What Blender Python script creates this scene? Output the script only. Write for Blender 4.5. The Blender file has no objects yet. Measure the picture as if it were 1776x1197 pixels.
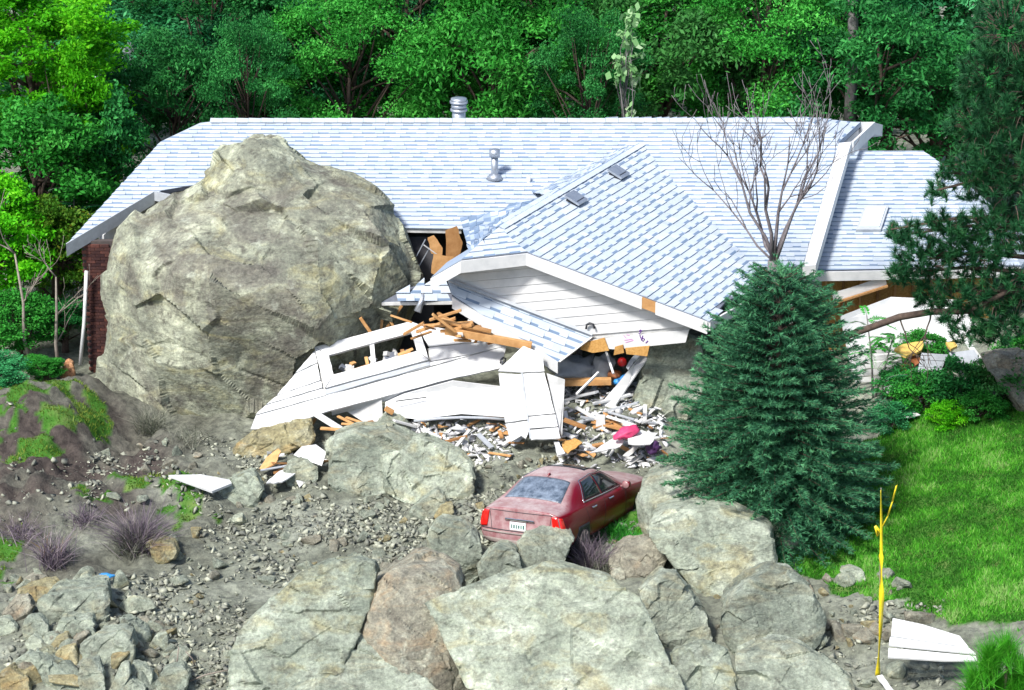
import bpy, bmesh, math, random
import numpy as np
from mathutils import Vector, Matrix, Euler
from mathutils.bvhtree import BVHTree

random.seed(7)
RNG = np.random.default_rng(7)
SC = bpy.context.scene
COL = SC.collection

# ------------------------------------------------------------------ camera, sky, sun, exposure
CAM_Z, PITCH, HFOV = 20.0, math.radians(20.0), math.radians(24.0)
cd = bpy.data.cameras.new('camera')
cam = bpy.data.objects.new('camera', cd)
COL.objects.link(cam)
cam.location = (0, 0, CAM_Z)
cam.rotation_euler = (math.pi/2 - PITCH, 0, 0)
cd.sensor_fit = 'HORIZONTAL'
cd.sensor_width = 36.0
cd.lens = 18.0/math.tan(HFOV/2)
cd.clip_end = 3000.0
SC.camera = cam

SUN_EL, SUN_AZ = math.radians(52), math.radians(218)      # azimuth clockwise from +Y
w = bpy.data.worlds.new('World')
SC.world = w
w.use_nodes = True
nt = w.node_tree
sky = nt.nodes.new('ShaderNodeTexSky')
sky.sky_type = 'NISHITA'
sky.sun_disc = False
sky.sun_elevation = SUN_EL
sky.sun_rotation = SUN_AZ
sky.air_density = 1.0
sky.dust_density = 2.0
nt.links.new(sky.outputs[0], nt.nodes['Background'].inputs[0])
nt.nodes['Background'].inputs[1].default_value = 0.085
sd = bpy.data.lights.new('sun', 'SUN')
sun = bpy.data.objects.new('sun', sd)
COL.objects.link(sun)
sd.energy = 2.5
sd.angle = math.radians(9)
sd.color = (1.0, 0.97, 0.92)
_dir = Vector((math.sin(SUN_AZ)*math.cos(SUN_EL), math.cos(SUN_AZ)*math.cos(SUN_EL), math.sin(SUN_EL)))
sun.rotation_euler = _dir.to_track_quat('Z', 'Y').to_euler()
sun.location = _dir*60
SC.view_settings.view_transform = 'Standard'
SC.view_settings.look = 'None'
SC.view_settings.gamma = 1.0
SC.view_settings.exposure = 1.22
SC.render.engine = 'CYCLES'
SC.cycles.max_bounces = 5
SC.cycles.diffuse_bounces = 3
SC.cycles.glossy_bounces = 2
SC.cycles.transmission_bounces = 3
SC.cycles.transparent_max_bounces = 6
SC.cycles.caustics_reflective = False
SC.cycles.caustics_refractive = False

# ------------------------------------------------------------------ places: a sight line from the survey picture (1776 px wide) at a real depth
FPX = 888.0/math.tan(HFOV/2)
CAMP = Vector((0, 0, CAM_Z))
FWD = Vector((0, math.cos(PITCH), -math.sin(PITCH)))
UPV = Vector((0, math.sin(PITCH), math.cos(PITCH)))
def ray(u, v):
    return FWD + Vector((1, 0, 0))*((u - 888.0)/FPX) + UPV*((598.5 - v)/FPX)
def PY(u, v, Y):
    d = ray(u, v); return CAMP + d*(Y/d.y)
def PZ(u, v, z):
    d = ray(u, v); return CAMP + d*((z - CAM_Z)/d.z)
def hit(u, v, p, n):
    d = ray(u, v); return CAMP + d*((p - CAMP).dot(n)/d.dot(n))
def planen(a, b, c):
    n = (b - a).cross(c - a).normalized()
    return n if n.z > 0 else -n
def px_per_m(p):
    return FPX/((p - CAMP).dot(FWD))
def proj(p):
    q = p - CAMP; d = q.dot(FWD)
    return 888 + FPX*q.x/d, 598.5 - FPX*q.dot(UPV)/d

# ------------------------------------------------------------------ numpy noise
def _hash(ix, iy, iz, seed):
    h = (ix*374761393 + iy*668265263 + iz*2147483647 + seed*974634777) & 0xFFFFFFFF
    h = ((h ^ (h >> 13))*1274126177) & 0xFFFFFFFF
    h = h ^ (h >> 16)
    return (h & 0xFFFF)/65535.0
def vnoise(P, seed=0):
    P = np.asarray(P, dtype=np.float64)
    I = np.floor(P).astype(np.int64); f = P - I; f = f*f*(3 - 2*f)
    out = 0
    for dx in (0, 1):
        wx = f[:, 0] if dx else 1 - f[:, 0]
        for dy in (0, 1):
            wy = f[:, 1] if dy else 1 - f[:, 1]
            for dz in (0, 1):
                wz = f[:, 2] if dz else 1 - f[:, 2]
                out = out + wx*wy*wz*_hash(I[:, 0]+dx, I[:, 1]+dy, I[:, 2]+dz, seed)
    return out*2 - 1
def fbm(P, oct=4, seed=0, gain=0.5):
    P = np.asarray(P, dtype=np.float64); a = 1.0; s = 0; t = 0
    for k in range(oct):
        s = s + a*vnoise(P*(2.03**k) + 17.3*k, seed + k); t += a; a *= gain
    return s/t
def cellv(P, seed=0):
    I = np.floor(P).astype(np.int64)
    return _hash(I[:, 0], I[:, 1], I[:, 2], seed)*2 - 1

# ------------------------------------------------------------------ mesh builder
ORG = {}
class MB:
    def __init__(s): s.v = []; s.f = []; s.t = []
    def face(s, pts, tone=0.5):
        n = len(s.v); s.v += [Vector(p) for p in pts]; s.f.append(tuple(range(n, n+len(pts)))); s.t.append(tone)
    def prism(s, pts, off, tone=0.5):
        off = Vector(off); n = len(pts); b = len(s.v)
        s.v += [Vector(p) for p in pts] + [Vector(p) + off for p in pts]
        s.f.append(tuple(range(b, b+n))); s.f.append(tuple(range(b+2*n-1, b+n-1, -1)))
        for i in range(n):
            j = (i+1) % n
            s.f.append((b+i, b+n+i, b+n+j, b+j))
        s.t += [tone]*(n+2)
    def box(s, c, size, rot=None, tone=0.5):
        sx, sy, sz = (q/2 for q in size); c = Vector(c)
        pts = [Vector((a*sx, b_*sy, d*sz)) for d in (-1, 1) for a, b_ in ((-1, -1), (1, -1), (1, 1), (-1, 1))]
        if rot is not None:
            m = rot if isinstance(rot, Matrix) else Euler(rot).to_matrix()
            pts = [m @ p for p in pts]
        b = len(s.v); s.v += [c + p for p in pts]
        for q in ((3, 2, 1, 0), (4, 5, 6, 7), (0, 1, 5, 4), (1, 2, 6, 5), (2, 3, 7, 6), (3, 0, 4, 7)):
            s.f.append(tuple(b+i for i in q)); s.t.append(tone)
    def bar(s, a, b, wd, hg, up=(0, 0, 1), tone=0.5):
        a = Vector(a); b = Vector(b); x = (b - a).normalized(); z = Vector(up)
        y = z.cross(x)
        if y.length < 1e-4: y = Vector((0, 1, 0)).cross(x)
        y.normalize(); z = x.cross(y)
        s.box((a+b)/2, ((b-a).length, wd, hg), Matrix((x, y, z)).transposed(), tone)
    def tube(s, pts, rad, seg=6, tone=0.5, cap=True):
        pts = [Vector(p) for p in pts]
        if not hasattr(rad, '__len__'): rad = [rad]*len(pts)
        base = len(s.v); ref = Vector((0.13, 0.37, 0.92))
        for i, p in enumerate(pts):
            d = (pts[min(i+1, len(pts)-1)] - pts[max(i-1, 0)])
            d = d.normalized() if d.length > 1e-9 else Vector((0, 0, 1))
            a = d.cross(ref)
            if a.length < 1e-3: a = d.cross(Vector((1, 0, 0)))
            a.normalize(); b = d.cross(a)
            for k in range(seg):
                an = 2*math.pi*k/seg
                s.v.append(p + (a*math.cos(an) + b*math.sin(an))*rad[i])
        for i in range(len(pts)-1):
            for k in range(seg):
                k2 = (k+1) % seg
                s.f.append((base+i*seg+k, base+i*seg+k2, base+(i+1)*seg+k2, base+(i+1)*seg+k)); s.t.append(tone)
        if cap:
            s.f.append(tuple(base+k for k in range(seg))[::-1]); s.t.append(tone)
            e = base+(len(pts)-1)*seg
            s.f.append(tuple(e+k for k in range(seg))); s.t.append(tone)
    def mesh(s, name, org):
        me = bpy.data.meshes.new(name)
        me.from_pydata([tuple(v - org) for v in s.v], [], s.f)
        at = me.attributes.new('tone', 'FLOAT', 'FACE')
        at.data.foreach_set('value', np.array(s.t, dtype=np.float32))
        bm = bmesh.new(); bm.from_mesh(me)
        bmesh.ops.recalc_face_normals(bm, faces=bm.faces); bm.to_mesh(me); bm.free()
        return me
    def build(s, name, mat, parent=None, smooth=False, bevel=0.0, local=False):
        if local: org = Vector((0, 0, 0))
        elif parent is not None: org = ORG[parent.name]
        else:
            xs = [p.x for p in s.v]; ys = [p.y for p in s.v]; zs = [p.z for p in s.v]
            org = Vector(((min(xs)+max(xs))/2, (min(ys)+max(ys))/2, min(zs)))
        me = s.mesh(name, org); me.materials.append(mat)
        if smooth: me.polygons.foreach_set('use_smooth', [True]*len(me.polygons))
        o = bpy.data.objects.new(name, me); COL.objects.link(o)
        if parent is not None: o.parent = parent
        else: o.location = org
        ORG[o.name] = org
        if bevel:
            b = o.modifiers.new('bevel', 'BEVEL'); b.width = bevel; b.segments = 1; b.limit_method = 'ANGLE'
        return o
def np_mesh(name, V, Fq, mat, tone=None, org=None, parent=None, smooth=False):
    """V (n,3), Fq (m,k) all faces with k corners"""
    V = np.asarray(V, dtype=np.float32); Fq = np.asarray(Fq, dtype=np.int32)
    if parent is not None and org is None: org = ORG[parent.name]
    if org is None:
        lo = V.min(0); hi = V.max(0); org = Vector(((lo[0]+hi[0])/2, (lo[1]+hi[1])/2, lo[2]))
    V = V - np.array(org, dtype=np.float32)
    me = bpy.data.meshes.new(name); m, k = Fq.shape
    me.vertices.add(len(V)); me.vertices.foreach_set('co', V.ravel())
    me.loops.add(m*k); me.loops.foreach_set('vertex_index', Fq.ravel())
    me.polygons.add(m); me.polygons.foreach_set('loop_start', np.arange(0, m*k, k, dtype=np.int32))
    if smooth: me.polygons.foreach_set('use_smooth', np.ones(m, dtype=bool))
    if tone is not None:
        at = me.attributes.new('tone', 'FLOAT', 'FACE'); at.data.foreach_set('value', np.asarray(tone, dtype=np.float32))
    me.update(calc_edges=True); me.materials.append(mat)
    o = bpy.data.objects.new(name, me); COL.objects.link(o)
    if parent is not None: o.parent = parent
    else: o.location = org
    ORG[o.name] = Vector(org)
    return o
def tag(o, label=None, cat=None, group=None, kind=None):
    if label: o['label'] = label
    if cat: o['category'] = cat; o['kind'] = 'thing'
    if group: o['group'] = group
    if kind: o['kind'] = kind
    return o
def thing(name, label, cat, loc=(0, 0, 0), group=None, rot=None):
    o = bpy.data.objects.new(name, None); COL.objects.link(o); o.location = loc
    o.empty_display_size = 0.2
    if rot is not None: o.rotation_euler = rot
    ORG[o.name] = Vector(loc)
    return tag(o, label, cat, group)
def copy_tree(o, parent=None):
    c = o.copy(); COL.objects.link(c); c.parent = parent
    for ch in list(o.children): copy_tree(ch, c)
    return c

# ------------------------------------------------------------------ materials
def newmat(name):
    m = bpy.data.materials.new(name); m.use_nodes = True
    n = m.node_tree.nodes; return m, n, m.node_tree.links, n['Principled BSDF']
def ramp(n, stops, interp='LINEAR'):
    r = n.new('ShaderNodeValToRGB'); e = r.color_ramp; e.interpolation = interp
    while len(e.elements) < len(stops): e.elements.new(0.5)
    for el, (p, c) in zip(e.elements, stops): el.position = p; el.color = (*c, 1)
    return r
def noise(n, l, scale, detail=4, rough=0.55, coord='Object', distort=0.0, stretch=None, rot=None):
    tc = n.new('ShaderNodeTexCoord'); t = n.new('ShaderNodeTexNoise')
    t.inputs['Scale'].default_value = scale; t.inputs['Detail'].default_value = detail
    t.inputs['Roughness'].default_value = rough; t.inputs['Distortion'].default_value = distort
    src = tc.outputs[coord]
    if stretch:
        mp = n.new('ShaderNodeMapping'); mp.inputs['Scale'].default_value = stretch
        if rot: mp.inputs['Rotation'].default_value = rot
        l.new(src, mp.inputs['Vector']); src = mp.outputs[0]
    l.new(src, t.inputs['Vector'])
    return t
def mix(n, l, fac, a, b, mode='MIX'):
    m = n.new('ShaderNodeMix'); m.data_type = 'RGBA'; m.blend_type = mode
    for sock, val in ((m.inputs['Factor'], fac), (m.inputs[6], a), (m.inputs[7], b)):
        if hasattr(val, 'is_output'): l.new(val, sock)
        elif isinstance(val, tuple): sock.default_value = (*val, 1)
        else: sock.default_value = val
    return m.outputs[2]
def bump(n, l, bsdf, height, strength, dist=0.02, prev=None):
    b = n.new('ShaderNodeBump'); b.inputs['Strength'].default_value = strength; b.inputs['Distance'].default_value = dist
    l.new(height, b.inputs['Height'])
    if prev is not None: l.new(prev.outputs[0], b.inputs['Normal'])
    l.new(b.outputs[0], bsdf.inputs['Normal']); return b
def simple(name, c1, c2=None, rough=0.6, scale=6.0, bmp=0.15, spec=0.4, metal=0.0, tone=None, stretch=None, bdist=0.01):
    m, n, l, b = newmat(name)
    b.inputs['Roughness'].default_value = rough; b.inputs['Metallic'].default_value = metal
    b.inputs['Specular IOR Level'].default_value = spec
    t = noise(n, l, scale, 6, 0.62, stretch=stretch)
    c2 = c2 or tuple(x*0.8 for x in c1)
    r = ramp(n, [(0.33, c1), (0.68, c2)]); l.new(t.outputs['Fac'], r.inputs[0]); out = r.outputs[0]
    if tone:
        a = n.new('ShaderNodeAttribute'); a.attribute_name = 'tone'
        rr = ramp(n, tone); l.new(a.outputs['Fac'], rr.inputs[0]); out = mix(n, l, 1.0, out, rr.outputs[0], 'MULTIPLY')
    l.new(out, b.inputs['Base Color'])
    if bmp:
        t2 = noise(n, l, scale*6, 5, 0.6, stretch=stretch); bump(n, l, b, t2.outputs['Fac'], bmp, bdist)
    return m
def rock_mat(name, cols, stain=(0.33, 0.24, 0.12), stain_amt=0.55, dark=0.5, bed_rot=(0.3, 0.5, 0.2), scale=1.0, patch=0.0):
    m, n, l, b = newmat(name)
    b.inputs['Roughness'].default_value = 0.9; b.inputs['Specular IOR Level'].default_value = 0.15
    oi = n.new('ShaderNodeObjectInfo')
    t1 = noise(n, l, 1.1*scale, 8, 0.62, distort=0.6)
    r1 = ramp(n, [(0.30, cols[0]), (0.5, cols[1]), (0.66, cols[2])]); l.new(t1.outputs['Fac'], r1.inputs[0])
    # ochre iron staining along the bedding
    t2 = noise(n, l, 0.9*scale, 5, 0.6, stretch=(1, 1, 2.6), rot=bed_rot, distort=1.2)
    rs = ramp(n, [(0.5, (0, 0, 0)), (0.68, (1, 1, 1))]); l.new(t2.outputs['Fac'], rs.inputs[0])
    mm = n.new('ShaderNodeMath'); mm.operation = 'MULTIPLY'; mm.inputs[1].default_value = stain_amt; l.new(rs.outputs[0], mm.inputs[0])
    c = mix(n, l, mm.outputs[0], r1.outputs[0], stain)
    # dark lichen and dirt specks
    t3 = noise(n, l, 5.0*scale, 8, 0.72)
    rd = ramp(n, [(0.50, (0, 0, 0)), (0.64, (1, 1, 1))]); l.new(t3.outputs['Fac'], rd.inputs[0])
    md = n.new('ShaderNodeMath'); md.operation = 'MULTIPLY'; md.inputs[1].default_value = dark; l.new(rd.outputs[0], md.inputs[0])
    c = mix(n, l, md.outputs[0], c, (0.095, 0.088, 0.075))
    if patch:
        tp = noise(n, l, 0.42, 7, 0.66, distort=0.9); rq = ramp(n, [(0.47, (0, 0, 0)), (0.60, (patch, patch, patch))]); l.new(tp.outputs['Fac'], rq.inputs[0])
        c = mix(n, l, rq.outputs[0], c, (0.105, 0.092, 0.085))
    # pale crushed faces
    t5 = noise(n, l, 3.1*scale, 7, 0.7, distort=0.4)
    rp = ramp(n, [(0.56, (0, 0, 0)), (0.74, (0.6, 0.6, 0.6))]); l.new(t5.outputs['Fac'], rp.inputs[0])
    c = mix(n, l, rp.outputs[0], c, (0.42, 0.43, 0.37))
    ts = noise(n, l, 2.0*scale, 9, 0.7, stretch=(0.9, 0.9, 2.6), rot=(bed_rot[0]*3.1, bed_rot[1]*1.6, bed_rot[2]), distort=1.4)
    rk = ramp(n, [(0.34, (0.55, 0.55, 0.56)), (0.5, (1, 1, 1)), (0.68, (1.3, 1.3, 1.25))]); l.new(ts.outputs['Fac'], rk.inputs[0])
    c = mix(n, l, 0.7, c, rk.outputs[0], 'MULTIPLY')
    tg = noise(n, l, 17*scale, 6, 0.75); rgn = ramp(n, [(0.36, (0.68, 0.68, 0.69)), (0.52, (1.0, 1.0, 1.0)), (0.66, (1.38, 1.38, 1.34))]); l.new(tg.outputs['Fac'], rgn.inputs[0])
    c = mix(n, l, 0.85, c, rgn.outputs[0], 'MULTIPLY')
    rv = ramp(n, [(0, (1.16, 1.24, 1.18)), (1, (1.56, 1.63, 1.53))]); l.new(oi.outputs['Random'], rv.inputs[0])
    c = mix(n, l, 1.0, c, rv.outputs[0], 'MULTIPLY')
    l.new(c, b.inputs['Base Color'])
    tb = noise(n, l, 6*scale, 10, 0.75, stretch=(1, 1, 1.5), rot=bed_rot)
    b0 = bump(n, l, b, ts.outputs['Fac'], 0.45, 0.08); b1 = bump(n, l, b, tb.outputs['Fac'], 0.75, 0.09, b0)
    tb2 = noise(n, l, 24*scale, 7, 0.75); bump(n, l, b, tb2.outputs['Fac'], 0.8, 0.03, b1)
    return m
def leaf_mat(name, stops, trans=0.3, rough=0.55, spec=0.12, tint=(0.5, 1.0, 0.8)):
    m, n, l, b = newmat(name)
    a = n.new('ShaderNodeAttribute'); a.attribute_name = 'tone'
    r = ramp(n, stops); l.new(a.outputs['Fac'], r.inputs[0])
    oi = n.new('ShaderNodeObjectInfo'); rv = ramp(n, [(0, tuple(0.86*x for x in tint)), (1, tuple(1.14*x for x in tint))]); l.new(oi.outputs['Random'], rv.inputs[0])
    c = mix(n, l, 1.0, r.outputs[0], rv.outputs[0], 'MULTIPLY')
    l.new(c, b.inputs['Base Color']); b.inputs['Roughness'].default_value = rough; b.inputs['Specular IOR Level'].default_value = spec
    tr = n.new('ShaderNodeBsdfTranslucent'); l.new(c, tr.inputs['Color'])
    ms = n.new('ShaderNodeMixShader'); ms.inputs[0].default_value = trans
    l.new(b.outputs[0], ms.inputs[1]); l.new(tr.outputs[0], ms.inputs[2]); l.new(ms.outputs[0], n['Material Output'].inputs['Surface'])
    return m

M = {}
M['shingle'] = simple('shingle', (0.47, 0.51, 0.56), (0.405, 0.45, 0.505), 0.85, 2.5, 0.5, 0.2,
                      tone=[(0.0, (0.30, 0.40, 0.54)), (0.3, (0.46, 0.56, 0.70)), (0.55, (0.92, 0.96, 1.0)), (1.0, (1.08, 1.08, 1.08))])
M['felt'] = simple('roof_felt', (0.16, 0.18, 0.22), (0.10, 0.11, 0.14), 0.9, 5, 0.5)
M['white'] = simple('white_paint', (0.72, 0.72, 0.71), (0.55, 0.56, 0.565), 0.6, 2.2, 0.2, 0.3, tone=[(0, (0.72, 0.74, 0.77)), (0.5, (1, 1, 1)), (1, (1.1, 1.1, 1.1))], stretch=(1, 1, 1))
M['white_dirty'] = simple('weathered_white_paint', (0.66, 0.66, 0.645), (0.40, 0.40, 0.385), 0.7, 3, 0.3, 0.3, tone=[(0, (0.7, 0.72, 0.75)), (0.5, (1, 1, 1)), (1, (1.1, 1.1, 1.1))])
M['grey_trim'] = simple('grey_trim', (0.42, 0.45, 0.48), (0.34, 0.36, 0.39), 0.6, 8, 0.2)
M['wood'] = simple('raw_lumber', (0.55, 0.31, 0.13), (0.38, 0.19, 0.07), 0.75, 5, 0.35, 0.2, stretch=(1, 1, 1), tone=[(0, (0.55, 0.5, 0.48)), (0.5, (1, 1, 1)), (1, (1.25, 1.3, 1.35))])
M['osb'] = simple('osb_board', (0.56, 0.33, 0.11), (0.38, 0.19, 0.05), 0.8, 22, 0.4, 0.2, tone=[(0, (0.6, 0.5, 0.45)), (0.5, (1, 1, 1)), (1, (1.2, 1.2, 1.2))])
M['brick'] = simple('brick', (0.105, 0.045, 0.035), (0.05, 0.025, 0.025), 0.9, 8, 0.6, 0.2, tone=[(0, (0.6, 0.6, 0.7)), (0.5, (1, 1, 1)), (1, (1.5, 1.3, 1.2))])
M['mortar'] = simple('mortar', (0.09, 0.075, 0.07), (0.06, 0.05, 0.05), 0.95, 10, 0.4)
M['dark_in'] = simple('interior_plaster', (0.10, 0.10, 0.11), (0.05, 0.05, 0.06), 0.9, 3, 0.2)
M['metal'] = simple('galvanised_metal', (0.50, 0.53, 0.57), (0.38, 0.41, 0.46), 0.42, 5, 0.1, 0.5, 0.75)
M['dark_metal'] = simple('dark_metal', (0.03, 0.033, 0.04), (0.02, 0.02, 0.025), 0.5, 5, 0.1)
M['rock'] = rock_mat('grey_sandstone', [(0.13, 0.14, 0.12), (0.22, 0.235, 0.20), (0.35, 0.365, 0.32)], stain_amt=0.35)
M['rock_pale'] = rock_mat('pale_sandstone', [(0.17, 0.185, 0.155), (0.29, 0.305, 0.255), (0.44, 0.455, 0.39)], (0.32, 0.25, 0.11), 0.5, 0.55, bed_rot=(0.1, 1.0, 0.6))
M['rock_giant'] = rock_mat('olive_sandstone', [(0.11, 0.11, 0.095), (0.25, 0.25, 0.20), (0.46, 0.455, 0.36)], (0.31, 0.26, 0.12), 0.55, 0.85, bed_rot=(0.2, 0.75, 0.3), scale=0.75, patch=0.75)
M['rock_ochre'] = rock_mat('ochre_sandstone', [(0.18, 0.15, 0.09), (0.27, 0.23, 0.14), (0.36, 0.33, 0.24)], (0.38, 0.22, 0.08), 0.6, 0.5)
M['rock_brown'] = rock_mat('rusty_sandstone', [(0.15, 0.132, 0.11), (0.23, 0.21, 0.175), (0.34, 0.33, 0.28)], (0.30, 0.20, 0.125), 0.6, 0.5, bed_rot=(0.5, -0.7, 0.2))
M['rock_red'] = rock_mat('reddish_rock', [(0.33, 0.15, 0.08), (0.42, 0.2, 0.11), (0.45, 0.28, 0.18)], (0.4, 0.18, 0.08), 0.5, 0.4)
M['bark'] = simple('bark', (0.13, 0.095, 0.075), (0.06, 0.045, 0.04), 0.9, 12, 0.8, 0.1)
M['bark_grey'] = simple('grey_bark', (0.26, 0.25, 0.24), (0.13, 0.12, 0.12), 0.9, 10, 0.6, 0.1)
M['bark_pale'] = simple('pale_dead_bark', (0.34, 0.30, 0.25), (0.2, 0.17, 0.15), 0.9, 10, 0.5, 0.1)
M['bark_purple'] = simple('bare_branch_bark', (0.22, 0.20, 0.21), (0.12, 0.105, 0.11), 0.85, 10, 0.5, 0.15)

# ------------------------------------------------------------------ ground
def sstep(a, b, x):
    t = np.clip((x - a)/(b - a), 0, 1); return t*t*(3 - 2*t)
BUMPS = []   # (x, y, height, rx, ry)
def _bump(u, v, h, rx, ry):
    p = PZ(u, v, 0.2); BUMPS.append((p.x, p.y, h, rx, ry))
_bump(40, 745, 1.05, 1.9, 1.3); _bump(150, 700, 0.55, 1.1, 0.7); _bump(60, 880, 0.75, 1.8, 1.6)
_bump(250, 850, 0.40, 1.2, 1.1); _bump(215, 745, -0.5, 0.7, 1.0); _bump(330, 850, 0.25, 0.8, 0.6)
_bump(800, 735, 0.45, 3.0, 1.6); _bump(1060, 720, 0.35, 1.6, 1.4); _bump(150, 1120, 0.35, 1.6, 1.6)
_bump(1000, 860, 0.12, 2.0, 1.2); _bump(560, 960, -0.15, 1.6, 1.6); _bump(1700, 650, 0.5, 2.4, 1.6)
def Tnp(x, y):
    x = np.asarray(x, float); y = np.asarray(y, float)
    z = 0.16*np.maximum(x - 5.2, 0)*sstep(5.2, 8.5, x)*sstep(66, 55, y)
    for bx, by, h, rx, ry in BUMPS:
        z = z + h*np.exp(-((x-bx)/rx)**2 - ((y-by)/ry)**2)
    z = z - 0.13*np.maximum(y - 63, 0) + 0.07*np.maximum(y - 96, 0)
    z = z - 0.10*np.maximum(33 - y, 0)*sstep(33, 20, y)
    return z
def T(x, y): return float(Tnp(np.array([x]), np.array([y]))[0])
def PG(u, v, dz=0.0):
    p = PZ(u, v, 0)
    for _ in range(12): p = PZ(u, v, T(p.x, p.y) + dz)
    return p
def polymask(X, Y, poly):
    inside = np.zeros(X.shape, bool); n = len(poly)
    for i in range(n):
        x1, y1 = poly[i]; x2, y2 = poly[(i+1) % n]
        c = ((y1 > Y) != (y2 > Y)) & (X < (x2-x1)*(Y-y1)/(y2-y1+1e-12) + x1)
        inside ^= c
    return inside
LAWN = [(p.x, p.y) for p in (PG(u, v) for u, v in ((1555, 735), (1660, 712), (1776, 690), (1990, 690), (1990, 1110), (1760, 1095), (1660, 1080), (1560, 1035), (1440, 1020), (1360, 1005), (1330, 985), (1250, 960), (1180, 940), (1060, 930), (1075, 890), (1180, 850), (1400, 800)))]
GREEN = []
for u, v, r in ((25, 735, 0.9), (60, 715, 0.6), (120, 695, 0.6), (165, 720, 0.35), (10, 780, 0.45), (300, 850, 0.75), (345, 870, 0.5), (195, 830, 0.45), (5, 930, 0.4), (20, 990, 0.3), (150, 840, 0.3), (90, 800, 0.25)):
    p = PG(u, v); GREEN.append((p.x, p.y, r))
def grass_mask(X, Y):
    P = np.stack([X, Y, 0*X], -1).reshape(-1, 3)
    wx = (fbm(P*1.6, 4, 5)*0.55).reshape(X.shape); wy = (fbm(P*1.6 + 31, 4, 9)*0.8).reshape(X.shape)
    g = (polymask(X + wx, Y + wy, LAWN)).astype(float)
    for gx, gy, r in GREEN:
        g = np.maximum(g, ((fbm(P*2.6 + 7, 4, 41).reshape(X.shape) > -0.08) & (np.hypot(X + wx*0.6 - gx, (Y + wy*0.6 - gy)*0.75) < r*1.15)).astype(float))
    return g
def axis(segs):
    out = []
    for a, b, st in segs: out += list(np.arange(a, b, st))
    return np.array(out + [segs[-1][1]])
gx = axis([(-1500, -200, 130), (-200, -40, 16), (-40, -14, 1.3), (-14, 14, 0.085), (14, 40, 1.3), (40, 200, 16), (200, 1500, 130)])
gy = axis([(-300, 0, 60), (0, 30, 3), (30, 35, 0.5), (35, 56, 0.085), (56, 66, 0.5), (66, 140, 3), (140, 400, 26), (400, 2600, 200)])
X, Y = np.meshgrid(gx, gy)
Pn = np.stack([X, Y, 0*X], -1).reshape(-1, 3)
GM = grass_mask(X, Y)
near = sstep(26, 30, Y)*sstep(66, 60, Y)*sstep(22, 15, np.abs(X))
rough = (fbm(Pn*0.8, 4, 3).reshape(X.shape)*0.16 + fbm(Pn*3.2, 4, 13, 0.6).reshape(X.shape)*0.11)
bank = np.exp(-((X+9.6)/2.6)**2 - ((Y-46.6)/4.2)**2)
rough = rough*(1 + 2.2*bank)*(1 - 0.75*GM*(X > 3))
Z = Tnp(X, Y) + rough*near
ny, nx = X.shape
idx = np.arange(nx*ny).reshape(ny, nx)
FQ = np.stack([idx[:-1, :-1], idx[:-1, 1:], idx[1:, 1:], idx[1:, :-1]], -1).reshape(-1, 4)
m, n, l, b = newmat('ground_soil_and_grass')
b.inputs['Roughness'].default_value = 0.95; b.inputs['Specular IOR Level'].default_value = 0.1
at = n.new('ShaderNodeAttribute'); at.attribute_name = 'grass'
t1 = noise(n, l, 0.55, 8, 0.65); r1 = ramp(n, [(0.3, (0.115, 0.12, 0.095)), (0.5, (0.215, 0.23, 0.185)), (0.7, (0.34, 0.36, 0.30))]); l.new(t1.outputs[0], r1.inputs[0])
t2 = noise(n, l, 6, 8, 0.75); r2 = ramp(n, [(0.35, (0.5, 0.5, 0.52)), (0.62, (1.25, 1.25, 1.2))]); l.new(t2.outputs[0], r2.inputs[0])
ab = n.new('ShaderNodeAttribute'); ab.attribute_name = 'torn'
soil = mix(n, l, ab.outputs['Fac'], r1.outputs[0], (0.082, 0.068, 0.062))
soil = mix(n, l, 1.0, soil, r2.outputs[0], 'MULTIPLY')
t3 = noise(n, l, 1.3, 7, 0.7); r3 = ramp(n, [(0.3, (0.03, 0.09, 0.012)), (0.5, (0.06, 0.18, 0.025)), (0.68, (0.17, 0.24, 0.07))]); l.new(t3.outputs[0], r3.inputs[0])
l.new(mix(n, l, at.outputs['Fac'], soil, r3.outputs[0]), b.inputs['Base Color'])
b1 = bump(n, l, b, t2.outputs[0], 0.9, 0.06)
t4 = noise(n, l, 30, 6, 0.7); bump(n, l, b, t4.outputs[0], 0.7, 0.02, b1)
M['ground'] = m
ground = np_mesh('ground', np.stack([X, Y, Z], -1).reshape(-1, 3), FQ, m, org=Vector((0, 0, 0)), smooth=True)
ga = ground.data.attributes.new('grass', 'FLOAT', 'POINT'); ga.data.foreach_set('value', GM.ravel().astype(np.float32))
ga = ground.data.attributes.new('torn', 'FLOAT', 'POINT'); ga.data.foreach_set('value', np.clip(bank*1.3*(1 + fbm(Pn*0.9, 4, 51).reshape(X.shape)*1.2), 0, 1).ravel().astype(np.float32))
tag(ground, 'grey rubble covered soil with green lawn on the right slope', kind='structure')
# height of the finished ground
_gz = Z; _gx = gx; _gy = gy
def GH(x, y):
    i = np.clip(np.searchsorted(_gx, x) - 1, 0, len(_gx)-2); j = np.clip(np.searchsorted(_gy, y) - 1, 0, len(_gy)-2)
    fx = (x - _gx[i])/(_gx[i+1]-_gx[i]); fy = (y - _gy[j])/(_gy[j+1]-_gy[j])
    return (_gz[j, i]*(1-fx)*(1-fy) + _gz[j, i+1]*fx*(1-fy) + _gz[j+1, i]*(1-fx)*fy + _gz[j+1, i+1]*fx*fy)
def PGH(u, v):
    p = PG(u, v)
    for _ in range(6): p = PZ(u, v, float(GH(np.array(p.x), np.array(p.y))))
    return p

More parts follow.
